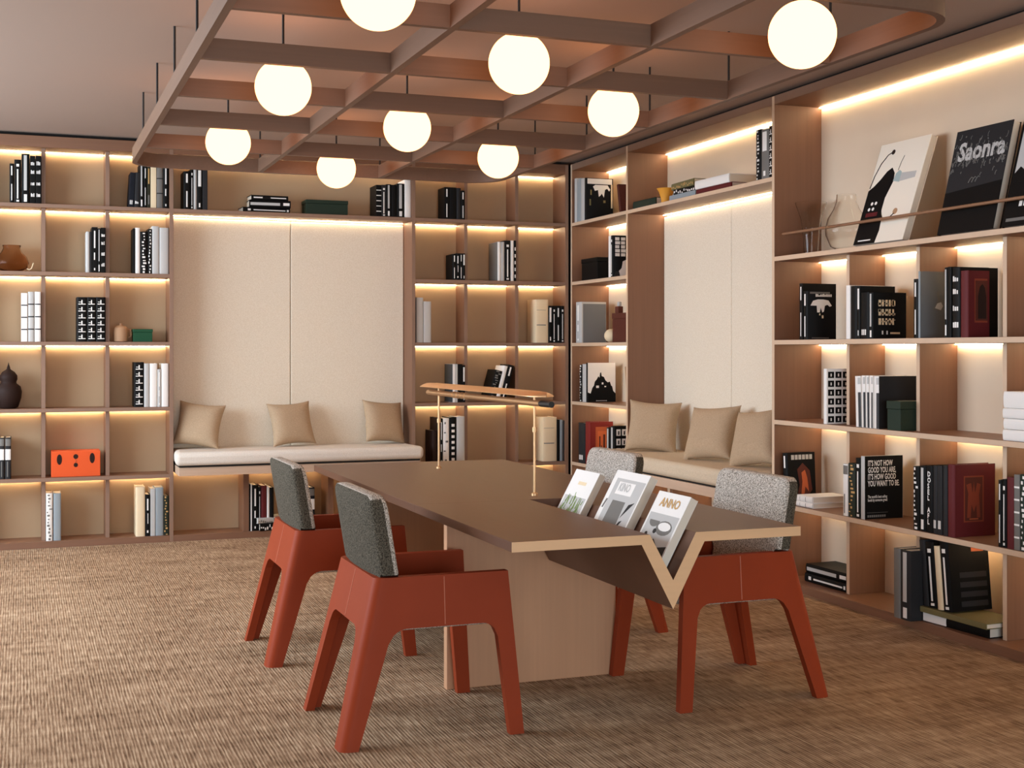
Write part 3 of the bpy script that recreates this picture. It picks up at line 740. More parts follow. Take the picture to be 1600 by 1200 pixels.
# wall, shelf, place, [(position along the wall, thickness, height, depth, colour, spine, label, extras)]
BOOKS = [
 ('B', 's1', 'back-left bookcase, top row first column', [
  (-0.0728, 0.0288, 0.2657, 0.19, 'K', '2b', 'black book with two white spine bars on back-left bookcase, top row first column', {}),
  (-0.0424, 0.0439, 0.2942, 0.19, 'K', 'l', 'black book with thin white spine line on back-left bookcase, top row first column', {}),
  (0.0031, 0.0522, 0.3364, 0.19, 'K', 'f', 'tall black book with white spine stripe on back-left bookcase, top row first column', {}),
  (0.0574, 0.0348, 0.3258, 0.19, 'K', 't4', 'left of two black books with white spine words on back-left bookcase, top row first column', {}),
  (0.0938, 0.0353, 0.3277, 0.19, 'K', 't4', 'right of two black books with white spine words on back-left bookcase, top row first column', {}),
 ]),
 ('B', 's1', 'back-left bookcase, top row third column', [
  (0.704, 0.0345, 0.2428, 0.19, 'N', 'b0', 'dark navy book with low white mark on back-left bookcase, top row third column', {'lean': 3}),
  (0.7406, 0.0367, 0.2446, 0.19, 'k', 't0', 'charcoal book with low white letters on back-left bookcase, top row third column', {'lean': 2}),
  (0.7791, 0.026, 0.3073, 0.19, 'K', 'f', 'black book with pale spine stripe on back-left bookcase, top row third column', {}),
  (0.8068, 0.0208, 0.2951, 0.19, 'K', '2b', 'slim black book with white spine bars on back-left bookcase, top row third column', {}),
  (0.8294, 0.0218, 0.3008, 0.19, 'O', '2y', 'black-olive book with tan spine bars on back-left bookcase, top row third column', {}),
  (0.8529, 0.0388, 0.3114, 0.19, 'C', '', 'thick cream book on back-left bookcase, top row third column', {}),
  (0.893, 0.0446, 0.3136, 0.19, 'g', 'h2', 'grey banded book on back-left bookcase, top row third column', {}),
  (0.9386, 0.0378, 0.3157, 0.19, 'K', 'b1', 'black book with white spine dashes on back-left bookcase, top row third column', {}),
 ]),
 ('B', 's2', 'back-left bookcase, second row second column', [
  (0.4222, 0.0228, 0.2826, 0.19, 's', '', 'slim silver book on back-left bookcase, second row second column', {}),
  (0.4466, 0.011, 0.2832, 0.19, 'k', '', 'very thin dark grey book on back-left bookcase, second row second column', {}),
  (0.4588, 0.0393, 0.3151, 0.19, 'K', 'b1', 'round-spined black book with white dashes on back-left bookcase, second row second column', {}),
  (0.499, 0.017, 0.3072, 0.19, 'K', 'f', 'slim black book with white stripe on back-left bookcase, second row second column', {}),
  (0.5172, 0.0327, 0.3125, 0.19, 'K', 't4', 'black book with white spine emblems on back-left bookcase, second row second column', {}),
 ]),
 ('B', 's2', 'back-left bookcase, second row third column', [
  (0.7333, 0.0138, 0.3149, 0.19, 'K', '', 'very thin black book on back-left bookcase, second row third column', {}),
  (0.7484, 0.0333, 0.3202, 0.19, 'w', '', 'white book on back-left bookcase, second row third column', {}),
  (0.783, 0.0508, 0.2947, 0.19, 'K', 'p2', 'black book with white patchwork spine on back-left bookcase, second row third column', {}),
  (0.8351, 0.0266, 0.314, 0.19, 'K', 'p1', 'slim black book with white squiggles on back-left bookcase, second row third column', {}),
  (0.8629, 0.0493, 0.3352, 0.19, 's', '', 'round-spined light grey book on back-left bookcase, second row third column', {}),
  (0.9136, 0.0627, 0.3263, 0.19, 's', '', 'broad light grey book on back-left bookcase, second row third column', {}),
 ]),
 ('B', 's3', 'back-left bookcase, third row first column', [
  (0.0003, 0.0404, 0.3303, 0.19, 'w', 'h3', 'first white ringed album on back-left bookcase, third row first column', {}),
  (0.0447, 0.0401, 0.3398, 0.19, 's', 'h3', 'second greyer ringed album on back-left bookcase, third row first column', {}),
  (0.0877, 0.0398, 0.3404, 0.19, 'w', 'h3', 'third white ringed album on back-left bookcase, third row first column', {}),
 ]),
 ('B', 's3', 'back-left bookcase, third row second column', [
  (0.3608, 0.066, 0.3079, 0.19, 'K', 'g1', 'black book with white grid, left one on back-left bookcase, third row second column', {}),
  (0.4281, 0.0583, 0.3088, 0.19, 'K', 'g1', 'black book with white grid, middle one on back-left bookcase, third row second column', {}),
  (0.4876, 0.0624, 0.3097, 0.19, 'K', 'g1', 'black book with white grid, right one on back-left bookcase, third row second column', {}),
 ]),
 ('B', 's4', 'back-left bookcase, fourth row third column', [
  (0.7428, 0.0649, 0.315, 0.19, 'K', 'g1', 'black book with white squares on back-left bookcase, fourth row third column', {}),
  (0.809, 0.0369, 0.3058, 0.19, 's', '', 'pale grey book on back-left bookcase, fourth row third column', {}),
  (0.8473, 0.0519, 0.3057, 0.19, 'w', '', 'broad white book on back-left bookcase, fourth row third column', {}),
  (0.9005, 0.0258, 0.2649, 0.19, 's', 'b1', 'short silver book on back-left bookcase, fourth row third column', {}),
  (0.9276, 0.0487, 0.3054, 0.19, 'w', 't4', 'white book with tiny grey marks on back-left bookcase, fourth row third column', {}),
 ]),
 ('B', 's5', 'back-left bookcase, fifth row first column', [
  (-0.1652, 0.0282, 0.2814, 0.19, 'k', 'f3', 'grey-and-white banded book at the frame edge on back-left bookcase, fifth row first column', {}),
  (-0.135, 0.0302, 0.2806, 0.19, 'k', 'f3', 'grey-and-white banded book, middle one on back-left bookcase, fifth row first column', {}),
  (-0.1007, 0.0372, 0.2797, 0.19, 'k', 'f3', 'grey-and-white banded book, right one on back-left bookcase, fifth row first column', {}),
 ]),
 ('B', 'base', 'back-left bookcase, bottom row second column', [
  (0.1605, 0.0425, 0.326, 0.19, 'w', 'p3', 'white book with grey blotched spine on back-left bookcase, bottom row second column', {}),
  (0.2088, 0.0489, 0.324, 0.19, 'S', '', 'plain blue-grey book on back-left bookcase, bottom row second column', {}),
 ]),
 ('B', 'base', 'back-left bookcase, bottom row third column', [
  (0.754, 0.0615, 0.3474, 0.19, 'C', '', 'thick ivory book on back-left bookcase, bottom row third column', {}),
  (0.8186, 0.0326, 0.2915, 0.19, 'K', 'b2', 'short black book with white flecks on back-left bookcase, bottom row third column', {}),
  (0.8521, 0.0314, 0.3308, 0.19, 's', '', 'slim silver book on back-left bookcase, bottom row third column', {}),
  (0.8848, 0.0564, 0.3381, 0.19, 'S', '', 'round-spined blue-grey book on back-left bookcase, bottom row third column', {}),
  (0.9429, 0.0334, 0.2776, 0.19, 'F', 'p4', 'short dark green flowered book on back-left bookcase, bottom row third column', {}),
 ]),
 ('B', 's1', 'high shelf over cream back alcove, left end', [
  (1.0796, 0.0466, 0.2686, 0.19, 'K', '2b', 'black book with two white flashes on high shelf over cream back alcove, left end', {}),
  (1.1276, 0.0196, 0.2885, 0.19, 'K', 'l', 'slim black book with white line on high shelf over cream back alcove, left end', {}),
  (1.1485, 0.0227, 0.2941, 0.19, 's', '', 'slim silver book on high shelf over cream back alcove, left end', {}),
  (1.1726, 0.0371, 0.2957, 0.19, 'K', 'tb', 'black book with white title block on high shelf over cream back alcove, left end', {}),
  (1.211, 0.0359, 0.293, 0.19, 'k', 'h2', 'dark grey mottled book on high shelf over cream back alcove, left end', {}),
 ]),
 ('B', 's1', 'high shelf over cream back alcove, right end', [
  (2.4856, 0.0394, 0.2365, 0.19, 'K', 'h5', 'black book with white spine rungs on high shelf over cream back alcove, right end', {}),
  (2.5266, 0.0366, 0.2383, 0.19, 'k', 'l', 'charcoal book with pale line on high shelf over cream back alcove, right end', {}),
  (2.5646, 0.0357, 0.2448, 0.19, 'K', 'f', 'black book with white stripe on high shelf over cream back alcove, right end', {}),
  (2.6018, 0.0433, 0.2418, 0.19, 'K', '', 'plain black book on high shelf over cream back alcove, right end', {}),
  (2.6466, 0.0574, 0.2538, 0.19, 'K', 'f', 'wide black book with white edge stripe on high shelf over cream back alcove, right end', {}),
  (2.706, 0.0506, 0.2853, 0.19, 'w', '', 'tall bright white book on high shelf over cream back alcove, right end', {}),
 ]),
 ('B', 's1', 'back-right bookcase, top row first column', [
  (3.0218, 0.0369, 0.2436, 0.166, 'K', '2b', 'black book with white bars on back-right bookcase, top row first column', {'cover': 'K'}),
  (3.0602, 0.0576, 0.2433, 0.19, 'K', '', 'plain black book on back-right bookcase, top row first column', {}),
  (3.1193, 0.033, 0.2405, 0.19, 'k', '', 'dark grey book on back-right bookcase, top row first column', {}),
  (3.1539, 0.0326, 0.2224, 0.19, 'K', '2b', 'black book with two white dashes on back-right bookcase, top row first column', {}),
 ]),
 ('B', 's2', 'back-right bookcase, second row first column', [
  (3.0869, 0.0283, 0.1978, 0.168, 'K', '2b', 'short black book with white bars on back-right bookcase, second row first column', {'cover': 'K'}),
  (3.1168, 0.0258, 0.2034, 0.19, 'K', 'b2', 'short black book with white line on back-right bookcase, second row first column', {}),
  (3.1441, 0.0227, 0.2041, 0.19, 'K', '2b', 'short black book with two flashes on back-right bookcase, second row first column', {}),
  (3.1684, 0.0202, 0.2047, 0.19, 'K', 'tb', 'short black book with white block on back-right bookcase, second row first column', {}),
 ]),
 ('B', 's2', 'back-right bookcase, second row second column', [
  (3.4542, 0.0264, 0.3016, 0.21, 'w', '', 'white-spined grey-covered book on back-right bookcase, second row second column', {'cover': 'g'}),
  (3.4822, 0.0275, 0.3025, 0.19, 's', '', 'silver book on back-right bookcase, second row second column', {}),
  (3.5113, 0.0488, 0.3136, 0.19, 'K', 'l', 'black book with thin line on back-right bookcase, second row second column', {}),
  (3.5617, 0.0229, 0.3147, 0.19, 'w', 'b1', 'slim white book on back-right bookcase, second row second column', {}),
  (3.5862, 0.0219, 0.3154, 0.19, 'K', 'd4', 'black book with white dots on back-right bookcase, second row second column', {}),
 ]),
 ('B', 's3', 'back-right bookcase, third row first column', [
  (2.7994, 0.0535, 0.3404, 0.19, 's', '', 'taller pale grey book on back-right bookcase, third row first column', {}),
  (2.8549, 0.0608, 0.3121, 0.19, 's', '', 'shorter pale grey book on back-right bookcase, third row first column', {}),
 ]),
 ('B', 's3', 'back-right bookcase, third row third column', [
  (3.7744, 0.1029, 0.3397, 0.19, 'C', 'h1', 'very thick cream book on back-right bookcase, third row third column', {}),
  (3.8801, 0.0299, 0.2904, 0.19, 'K', 'tb', 'black book with white title block on back-right bookcase, third row third column', {}),
  (3.9116, 0.0289, 0.2908, 0.19, 'K', 'l', 'black book with white line on back-right bookcase, third row third column', {}),
  (3.9422, 0.0399, 0.2912, 0.19, 'K', '2b', 'black book with white bars on back-right bookcase, third row third column', {}),
  (3.9837, 0.0291, 0.2916, 0.19, 'K', 'l', 'black book with thin white rule on back-right bookcase, third row third column', {}),
 ]),
 ('B', 's4', 'back-right bookcase, fourth row first column', [
  (3.0869, 0.0201, 0.2929, 0.203, 'w', '', 'slim white book behind the brass lamp on back-right bookcase, fourth row first column', {'cover': 'G'}),
  (3.1085, 0.018, 0.2928, 0.19, 's', '', 'slim silver book behind the brass lamp on back-right bookcase, fourth row first column', {}),
  (3.1281, 0.0377, 0.2927, 0.19, 'K', '', 'black book behind the brass lamp on back-right bookcase, fourth row first column', {}),
  (3.1668, 0.0217, 0.2828, 0.19, 'K', 'tb', 'black white-marked book behind the brass lamp on back-right bookcase, fourth row first column', {}),
 ]),
 ('B', 's4', 'back-right bookcase, fourth row second column', [
  (3.3752, 0.0579, 0.2423, 0.19, 'K', 'p3', 'shortest leaning black book on back-right bookcase, fourth row second column', {'lean': 15}),
  (3.4343, 0.0317, 0.2815, 0.19, 'w', '', 'leaning slim white book on back-right bookcase, fourth row second column', {'lean': 15}),
  (3.4692, 0.0478, 0.2863, 0.19, 'K', '2b', 'leaning tall black book on back-right bookcase, fourth row second column', {'lean': 15}),
 ]),
 ('B', 's5', 'back-right bookcase, fifth row first column', [
  (2.9259, 0.0356, 0.2613, 0.19, 'n', '', 'short dark brown book on back-right bookcase, fifth row first column', {}),
  (2.963, 0.0199, 0.3581, 0.19, 'n', '', 'tall dark brown book on back-right bookcase, fifth row first column', {}),
  (2.9844, 0.024, 0.3528, 0.19, 'K', 'b1', 'slim black book on back-right bookcase, fifth row first column', {}),
  (3.01, 0.0487, 0.3521, 0.19, 'w', 'p5', 'white book with faint marks on back-right bookcase, fifth row first column', {}),
  (3.0602, 0.0576, 0.3609, 0.19, 'K', 'd6', 'black book with white diamonds on back-right bookcase, fifth row first column', {}),
  (3.1193, 0.0656, 0.3646, 0.19, 's', '', 'broad light grey book on back-right bookcase, fifth row first column', {}),
 ]),
 ('B', 's5', 'back-right bookcase, fifth row third column', [
  (3.8339, 0.1165, 0.3462, 0.19, 'C', 'h1', 'very thick off-white book on back-right bookcase, fifth row third column', {}),
  (3.9531, 0.0197, 0.3248, 0.19, 'K', '', 'slim black book on back-right bookcase, fifth row third column', {}),
  (3.9744, 0.0285, 0.3243, 0.19, 'S', '', 'slate book with pale spine on back-right bookcase, fifth row third column', {}),
  (4.0046, 0.0137, 0.3188, 0.19, 'k', '', 'very thin dark book on back-right bookcase, fifth row third column', {}),
 ]),
 ('B', 'base', 'cubby under back bench, middle one', [
  (1.5405, 0.011, 0.3375, 0.19, 'K', '', 'very thin black book on cubby under back bench, middle one', {}),
  (1.5529, 0.0092, 0.3371, 0.19, 'w', '', 'very thin white book on cubby under back bench, middle one', {}),
  (1.5635, 0.0442, 0.3314, 0.19, 'K', 'b1', 'round-spined black book on cubby under back bench, middle one', {}),
  (1.6086, 0.0166, 0.3164, 0.19, 'K', 'l', 'slim black book with white line on cubby under back bench, middle one', {}),
  (1.6267, 0.0421, 0.3245, 0.19, 'R', '', 'burgundy book on cubby under back bench, middle one', {}),
  (1.6702, 0.0181, 0.3187, 0.19, 'w', '', 'slim white book on cubby under back bench, middle one', {}),
  (1.6896, 0.0302, 0.3085, 0.19, 'K', '', 'black book half behind the far chair on cubby under back bench, middle one', {}),
  (1.9356, 0.0379, 0.2897, 0.19, 'k', '', 'dark grey book half behind the far chair on cubby under back bench, middle one', {}),
  (1.9749, 0.0461, 0.2975, 0.19, 'N', 'f3', 'dark slate book right of the far chair on cubby under back bench, middle one', {}),
 ]),
 ('R', 's1', 'narrow corner bookcase, top row', [
  (9.3557, 0.0452, 0.3448, 0.22, 's', '', 'slim grey-green book on narrow corner bookcase, top row', {}),
  (9.3067, 0.0757, 0.3368, 0.22, 'S', '', 'lilac-grey book on narrow corner bookcase, top row', {}),
  (9.2274, 0.0624, 0.3278, 0.22, 's', '', 'slim grey book on narrow corner bookcase, top row', {}),
  (9.1613, 0.0339, 0.3263, 0.23, 'K', '', 'black book with white dripping cover picture on narrow corner bookcase, top row', {'art': 'drip'}),
 ]),
 ('R', 's2', 'narrow corner bookcase, second row', [
  (8.7262, 0.039, 0.3048, 0.22, 'w', '', 'slim white book on narrow corner bookcase, second row', {}),
  (8.6839, 0.0387, 0.306, 0.118, 'K', 'l', 'black book with white patchwork cover on narrow corner bookcase, second row', {'art': 'patch'}),
 ]),
 ('R', 's3', 'narrow corner bookcase, third row', [
  (9.3305, 0.1118, 0.3172, 0.213, 's', 'b1', 'large blue-grey book with plain cover on narrow corner bookcase, third row', {'art': 'greycover'}),
 ]),
 ('R', 's4', 'narrow corner bookcase, fourth row', [
  (9.2558, 0.0493, 0.2864, 0.22, 'K', 'p1', 'slim black-and-white book on narrow corner bookcase, fourth row', {}),
  (9.2028, 0.0694, 0.2919, 0.22, 's', '', 'silver book on narrow corner bookcase, fourth row', {}),
  (9.1298, 0.0301, 0.3023, 0.239, 'K', '', 'book with black tree on white cover on narrow corner bookcase, fourth row', {'art': 'tree'}),
 ]),
 ('R', 's5', 'narrow corner bookcase, fifth row', [
  (9.2806, 0.129, 0.309, 0.22, 'k', 'b0', 'charcoal book with white label on narrow corner bookcase, fifth row', {}),
  (9.1455, 0.0842, 0.3247, 0.199, 'A', '', 'red book with orange framed picture on narrow corner bookcase, fifth row', {'art': 'redframe'}),
 ]),
 ('R', 's5', 'narrow corner bookcase, fifth row (near end)', [
  (8.7599, 0.0616, 0.3013, 0.22, 'K', 'f', 'slim black book with white edge on narrow corner bookcase, fifth row (near end)', {}),
  (8.6928, 0.0718, 0.3147, 0.132, 'K', 'f', 'black book with white window pattern cover on narrow corner bookcase, fifth row (near end)', {'art': 'windows'}),
 ]),
 ('R', 's1', 'high shelf over right-hand alcove, near end', [
  (6.6649, 0.0554, 0.2972, 0.22, 'K', 'p1', 'black-and-white marbled book on high shelf over right-hand alcove, near end', {}),
  (6.606, 0.0802, 0.2895, 0.22, 'g', 'tb', 'grey book with white title block on high shelf over right-hand alcove, near end', {}),
  (6.5223, 0.046, 0.2975, 0.22, 'K', 'g1', 'black book with white spine squares on high shelf over right-hand alcove, near end', {}),
 ]),
 ('R', 's3', 'right bookcase, upper row first column', [
  (6.2029, 0.0317, 0.3126, 0.22, 'K', '2b', 'tall black book at the back on right bookcase, upper row first column', {}),
  (6.1687, 0.0445, 0.2681, 0.173, 'K', '2b', 'black book with white shirt cover picture on right bookcase, upper row first column', {'art': 'shirt'}),
 ]),
 ('R', 's3', 'right bookcase, upper row second column', [
  (5.7646, 0.0355, 0.2813, 0.22, 'w', '', 'bright white-spined book on right bookcase, upper row second column', {}),
  (5.7274, 0.0545, 0.2758, 0.22, 'K', '', 'black book with dim title on right bookcase, upper row second column', {}),
  (5.6706, 0.0253, 0.2738, 0.22, 'K', 'tb', 'black book with white oval on spine on right bookcase, upper row second column', {}),
  (5.6432, 0.0716, 0.2385, 0.22, 'K', 'b0', 'thick black book on right bookcase, upper row second column', {}),
  (5.5694, 0.0326, 0.2362, 0.207, 'K', 'f', 'black book with three rows of grey lettering on right bookcase, upper row second column', {'art': 'rows'}),
 ]),
 ('R', 's3', 'right bookcase, upper row third column', [
  (5.2171, 0.0376, 0.2866, 0.22, 'K', '2b', 'short black book on right bookcase, upper row third column', {}),
  (5.1776, 0.0134, 0.3224, 0.146, 'S', '', 'slate book with pale bird cover on right bookcase, upper row third column', {'art': 'bird'}),
 ]),
 ('R', 's3', 'right bookcase, upper row third column (near end)', [
  (4.9899, 0.0248, 0.3293, 0.22, 'K', 'f', 'black book with white spine rule on right bookcase, upper row third column (near end)', {}),
  (4.9629, 0.0237, 0.3308, 0.22, 'K', '', 'plain black book on right bookcase, upper row third column (near end)', {}),
  (4.9374, 0.0569, 0.3252, 0.22, 'K', 't4', 'black book with white ornaments on right bookcase, upper row third column (near end)', {}),
  (4.8787, 0.0521, 0.3071, 0.124, 'R', '', 'dark red book with brown arched picture on right bookcase, upper row third column (near end)', {'art': 'arch'}),
 ]),
 ('R', 's4', 'right bookcase, middle row second column', [
  (5.6834, 0.0479, 0.2633, 0.22, 'w', 'q', 'first white-topped slate journal on right bookcase, middle row second column', {'lean': -2}),
  (5.6311, 0.031, 0.2674, 0.22, 'w', 'q', 'second white-topped slate journal on right bookcase, middle row second column', {'lean': -1}),
  (5.5958, 0.0275, 0.268, 0.22, 'w', 'q', 'third white-topped slate journal on right bookcase, middle row second column', {'lean': -1}),
  (5.5641, 0.0277, 0.2686, 0.22, 'w', 'q', 'fourth white-topped slate journal on right bookcase, middle row second column', {}),
  (5.5321, 0.0433, 0.2661, 0.237, 'w', 'q', 'nearest white-topped journal with plain black cover on right bookcase, middle row second column', {'art': 'plainblack'}),
 ]),
 ('R', 's5', 'right bookcase, lower row second column', [
  (5.7959, 0.0426, 0.273, 0.22, 'w', 'f3', 'white-and-slate book on right bookcase, lower row second column', {}),
  (5.751, 0.0627, 0.2808, 0.22, 'F', 'p4', 'black-and-gold patterned book on right bookcase, lower row second column', {}),
  (5.6861, 0.0485, 0.3121, 0.22, 'K', 'l', 'black book with thin white rule on right bookcase, lower row second column', {}),
  (5.6355, 0.0305, 0.3252, 0.239, 's', '', 'black book with bold white slogan cover on right bookcase, lower row second column', {'art': 'slogan'}),
 ]),
 ('R', 's5', 'right bookcase, lower row third column', [
  (5.2195, 0.0472, 0.3079, 0.22, 'K', 'p1', 'black speckled book on right bookcase, lower row third column', {}),
  (5.1704, 0.0475, 0.3151, 0.22, 'K', 'f', 'black book with white stripe on right bookcase, lower row third column', {}),
  (5.121, 0.0486, 0.3192, 0.22, 'K', 'v', 'black book with white capital letters down spine on right bookcase, lower row third column', {}),
  (5.0706, 0.0314, 0.3227, 0.22, 'k', 'b0', 'charcoal book with low white numeral on right bookcase, lower row third column', {}),
  (5.0373, 0.0338, 0.3256, 0.22, 'k', 'b0', 'charcoal book with low white mark on right bookcase, lower row third column', {}),
  (5.0017, 0.0325, 0.3285, 0.22, 'k', '', 'plain charcoal book on right bookcase, lower row third column', {}),
  (4.9674, 0.0491, 0.338, 0.237, 'R', '', 'big dark red book with orange framed cover on right bookcase, lower row third column', {'art': 'redframe2'}),
 ]),
 ('R', 's5', 'right bookcase, lower row fourth column', [
  (4.6307, 0.0242, 0.2965, 0.22, 'K', '2b', 'slim black book with white studs on right bookcase, lower row fourth column', {}),
  (4.6049, 0.0263, 0.3018, 0.22, 'K', 'l', 'black book with broken white line on right bookcase, lower row fourth column', {}),
  (4.577, 0.0457, 0.3138, 0.22, 'R', '', 'burgundy book on right bookcase, lower row fourth column', {}),
  (4.5297, 0.0334, 0.3287, 0.22, 'g', 'h5', 'mottled grey book on right bookcase, lower row fourth column', {}),
  (4.4947, 0.0407, 0.3322, 0.22, 'D', 'p1', 'dark green book cut by the frame on right bookcase, lower row fourth column', {}),
 ]),
 ('R', 'base', 'right bookcase, bottom row third column', [
  (5.2888, 0.052, 0.338, 0.135, 'g', '', 'pale-edged grey book on right bookcase, bottom row third column', {'xs': 4.0}),
  (5.2348, 0.0758, 0.3382, 0.22, 'k', 'f', 'round-spined dark grey book on right bookcase, bottom row third column', {'xs': 4.0}),
 ]),
]

SHZ = {'base': ZT[0], 's5': ZT[1], 's4': ZT[2], 's3': ZT[3], 's2': ZT[4], 's1': ZT[5]}
seed = 100
for wall, sh, place, L_ in BOOKS:
    z = SHZ[sh]
    for a, w, h, D, col, kind, label, op in L_:
        seed += 1
        lean = op.get('lean', 0)
        # a leaning book stands on its edge: lift it so that its lowest corner touches the shelf
        if wall == 'B':
            M = R4((lean, 'Y')); dz = w*math.sin(R(abs(lean))) if lean > 0 else 0
            loc = (a, 9.435, z+dz+.0005)
        else:
            M = R4((-90, 'Z'), (lean, 'Y')); dz = w*math.sin(R(abs(lean))) if lean > 0 else 0
            loc = (op.get('xs', 4.062), a, z+dz+.0005)
        add_book('book', label, 'books on ' + place, loc, M, w-.0006, h, D, col, kind, op, seed)
# lying books: thickness points up; spine faces the room
def lying(label, group, wall, corner, length, thick, D, col, kind='', yaw=0, opts={}, seed=1):
    # corner = far-left foot of the spine as seen from the room
    M = R4((yaw, 'Z')) if wall == 'B' else R4((-90+yaw, 'Z'))
    M = M @ R4((-90, 'Y'))      # x -> up, z -> -x
    off = (M @ Vector((0, 0, length, 1))).xyz
    loc = Vector(corner)-off
    return add_book('book', label, group, loc, M, thick, length, D, col, kind, opts, seed)
g1 = 'books lying on the shelf over the cream back alcove'
lying('black book at the bottom of the pile on the back alcove shelf', g1, 'B', (1.50, 9.45, 2.3535), .345, .036, .18, 'K', 'l', 3, seed=1)
lying('black silver-banded book in the middle of the back alcove shelf pile', g1, 'B', (1.545, 9.455, 2.391), .30, .052, .17, 'K', 'f', -2, seed=2)
lying('black book on top of the pile on the back alcove shelf', g1, 'B', (1.56, 9.45, 2.4445), .27, .034, .17, 'K', '2b', 2, seed=3)
g2 = 'books lying on the shelf over the right-hand alcove'
lying('dark green book with pale cover, alone at the far shelf end', g2, 'R', (4.075, 8.335, 2.3535), .33, .055, .20, 'D', '', 2, {'flat': 1}, seed=4)
lying('grey-green book at the bottom of the pile beside the orange cup', g2, 'R', (4.08, 7.79, 2.3535), .36, .036, .2, 'S', '', 0, seed=5)
lying('black book in the middle of the pile beside the orange cup', g2, 'R', (4.09, 7.75, 2.391), .34, .036, .19, 'K', 'p1', 3, seed=6)
lying('olive patterned book on top of the pile beside the orange cup', g2, 'R', (4.11, 7.82, 2.4285), .34, .045, .19, 'L', 'p4', -3, seed=7)
lying('dark red book under the thick white one, right-hand alcove shelf', g2, 'R', (4.075, 7.41, 2.3535), .44, .034, .26, 'R', '', 0, seed=8)
lying('thick white book lying on the red one, right-hand alcove shelf', g2, 'R', (4.07, 7.42, 2.389), .42, .055, .25, 'w', '', 1, seed=9)
g3 = 'books lying in the lower row of the right bookcase'
lying('white lying book, lower of two in front of the fire cover', g3, 'R', (4.07, 6.25, .4795), .16, .028, .24, 'w', 'h1', 0, seed=10)
lying('white lying book, upper of two in front of the fire cover', g3, 'R', (4.07, 6.25, .5085), .16, .034, .24, 'w', 'h1', 0, seed=11)
g4 = 'books lying in the bottom row of the right bookcase, first column'
lying('black lying book, lower one in the bottom right row', g4, 'R', (4.15, 6.285, .0455), .40, .048, .20, 'K', 'l', 0, seed=12)
lying('black lying book with white bands, upper one in bottom right row', g4, 'R', (4.155, 6.28, .0945), .385, .052, .20, 'K', 'f', 1, seed=13)
g5 = 'books lying under the leaning black ones, bottom right row'
bb = lying('black lying book with white pages under the green one', g5, 'R', (4.07, 5.155, .0455), .43, .046, .22, 'K', '', 3, seed=14)
MB().box(.004, .044, -.0009, .002, .27, .425).build('spine_label', BM('w'), bb)
lying('moss green lying book carrying the leaning black books', g5, 'R', (4.055, 5.155, .0925), .45, .026, .22, 'L', '', 1, seed=15)
g6 = 'books leaning on the green book, bottom right row'
for a_, w_, h_, c_, k_, lab, op in ((5.153, .042, .315, 'k', '', 'charcoal leaning book on the green one, bottom right row', {}), (5.11, .062, .31, 'K', 'l', 'black leaning book with broken white line, bottom right row', {}),
        (5.047, .042, .30, 'C', '', 'cream-spined leaning book between black ones, bottom right row', {}), (5.004, .06, .325, 'K', 'l', 'black leaning book with orange cover label, bottom right row', {'label': 1})):
    t = add_book('book', lab, g6, (4.07, a_, .1195), R4((-90, 'Z'), (-6, 'Y')), w_-.001, h_, .235, c_, k_, op, int(a_*100))
    if op:
        mb = MB(); mb.box(w_-.001, w_+.0005, .135, .205, .275, .30); mb.build('cover_label', BM('X'), t)
        mb = MB()
        for i in range(4): mb.box(w_-.001, w_+.0004, .06, .215, .02+.045*i, .045+.045*i)
        mb.build('cover_lettering', BM('k'), t)
g7 = 'white books lying in the middle row, fourth column of right bookcase'
for i, (th_, lab) in enumerate(((.048, 'bottom'), (.046, 'second from bottom'), (.044, 'third from bottom'), (.072, 'topmost'))):
    zz = .9535+[0, .050, .098, .144][i]
    lying('white lying book at the picture edge, %s of its pile' % lab, g7, 'R', (4.06+.004*(i % 2), 4.598, zz), .36, th_, .24, 'w', '' if i < 3 else 't0', 0, seed=20+i)
g8 = 'glossy books lying under the back bench'
lying('glossy black-and-white lying book under the back bench, lower one', g8, 'B', (1.615, 9.40, .0455), .22, .052, .17, 'K', 'p2', 8, seed=31)
lying('glossy black-and-white lying book under the back bench, upper one', g8, 'B', (1.60, 9.405, .0985), .23, .040, .17, 's', 'p3', 14, seed=32)
# single standing or leaning books
t = add_book('book', 'brown slim book leaning in the narrow corner bookcase, top row', None, (4.10, 8.62, ZT[5]+.0085), R4((-90, 'Z'), (-12, 'Y')), .03, .21, .17, 'B', '', {}, 40)
t = add_book('book', 'wood-brown book leaning at the divider, narrow bookcase fourth row', None, (4.12, 8.53, ZT[3-1]+.0005), R4((-90, 'Z'), (-8, 'Y')), .028, .28, .2, 'T', '', {}, 41)
t = add_book('book', 'black book beside the wood-brown one, narrow bookcase fourth row', None, (4.12, 8.50, ZT[2]+.0005), R4((-90, 'Z'), (-8, 'Y')), .03, .29, .2, 'K', '', {}, 42)
t = add_book('book', 'black book with white checkered cover beside divider, right bookcase', None, (4.062, 5.975, ZT[2]+.0005), R4((-90, 'Z')), .03, .298, .25, 'w', '', {}, 43)
mb = MB()
for i in range(3):
    for j in range(6): mb.box(.0295, .0306, .012+.047*i, .050+.047*i, .008+.048*j, .042+.048*j)
mb.build('cover_picture', BM('K'), t)
mb = MB()
for i in range(3):
    for j in range(6): mb.box(.0295, .0312, .027+.047*i, .035+.047*i, .016+.048*j, .032+.048*j)
mb.build('cover_picture', BM('w'), t)
t = add_book('book', 'black book with fiery orange cover, standing on right bookcase', None, (4.075, 6.385, ZT[1]+.0005), R4((-84, 'Z'), (-3, 'Y')), .045, .285, .20, 'K', '2b', {}, 44)
mb = MB(); mb.prism([(.06, .02), (.085, .10), (.07, .19), (.11, .225), (.16, .18), (.175, .07), (.13, .02)], .0445, .0456, lambda u, v, x: (x, u, v)); mb.build('cover_picture', BM('B'), t)
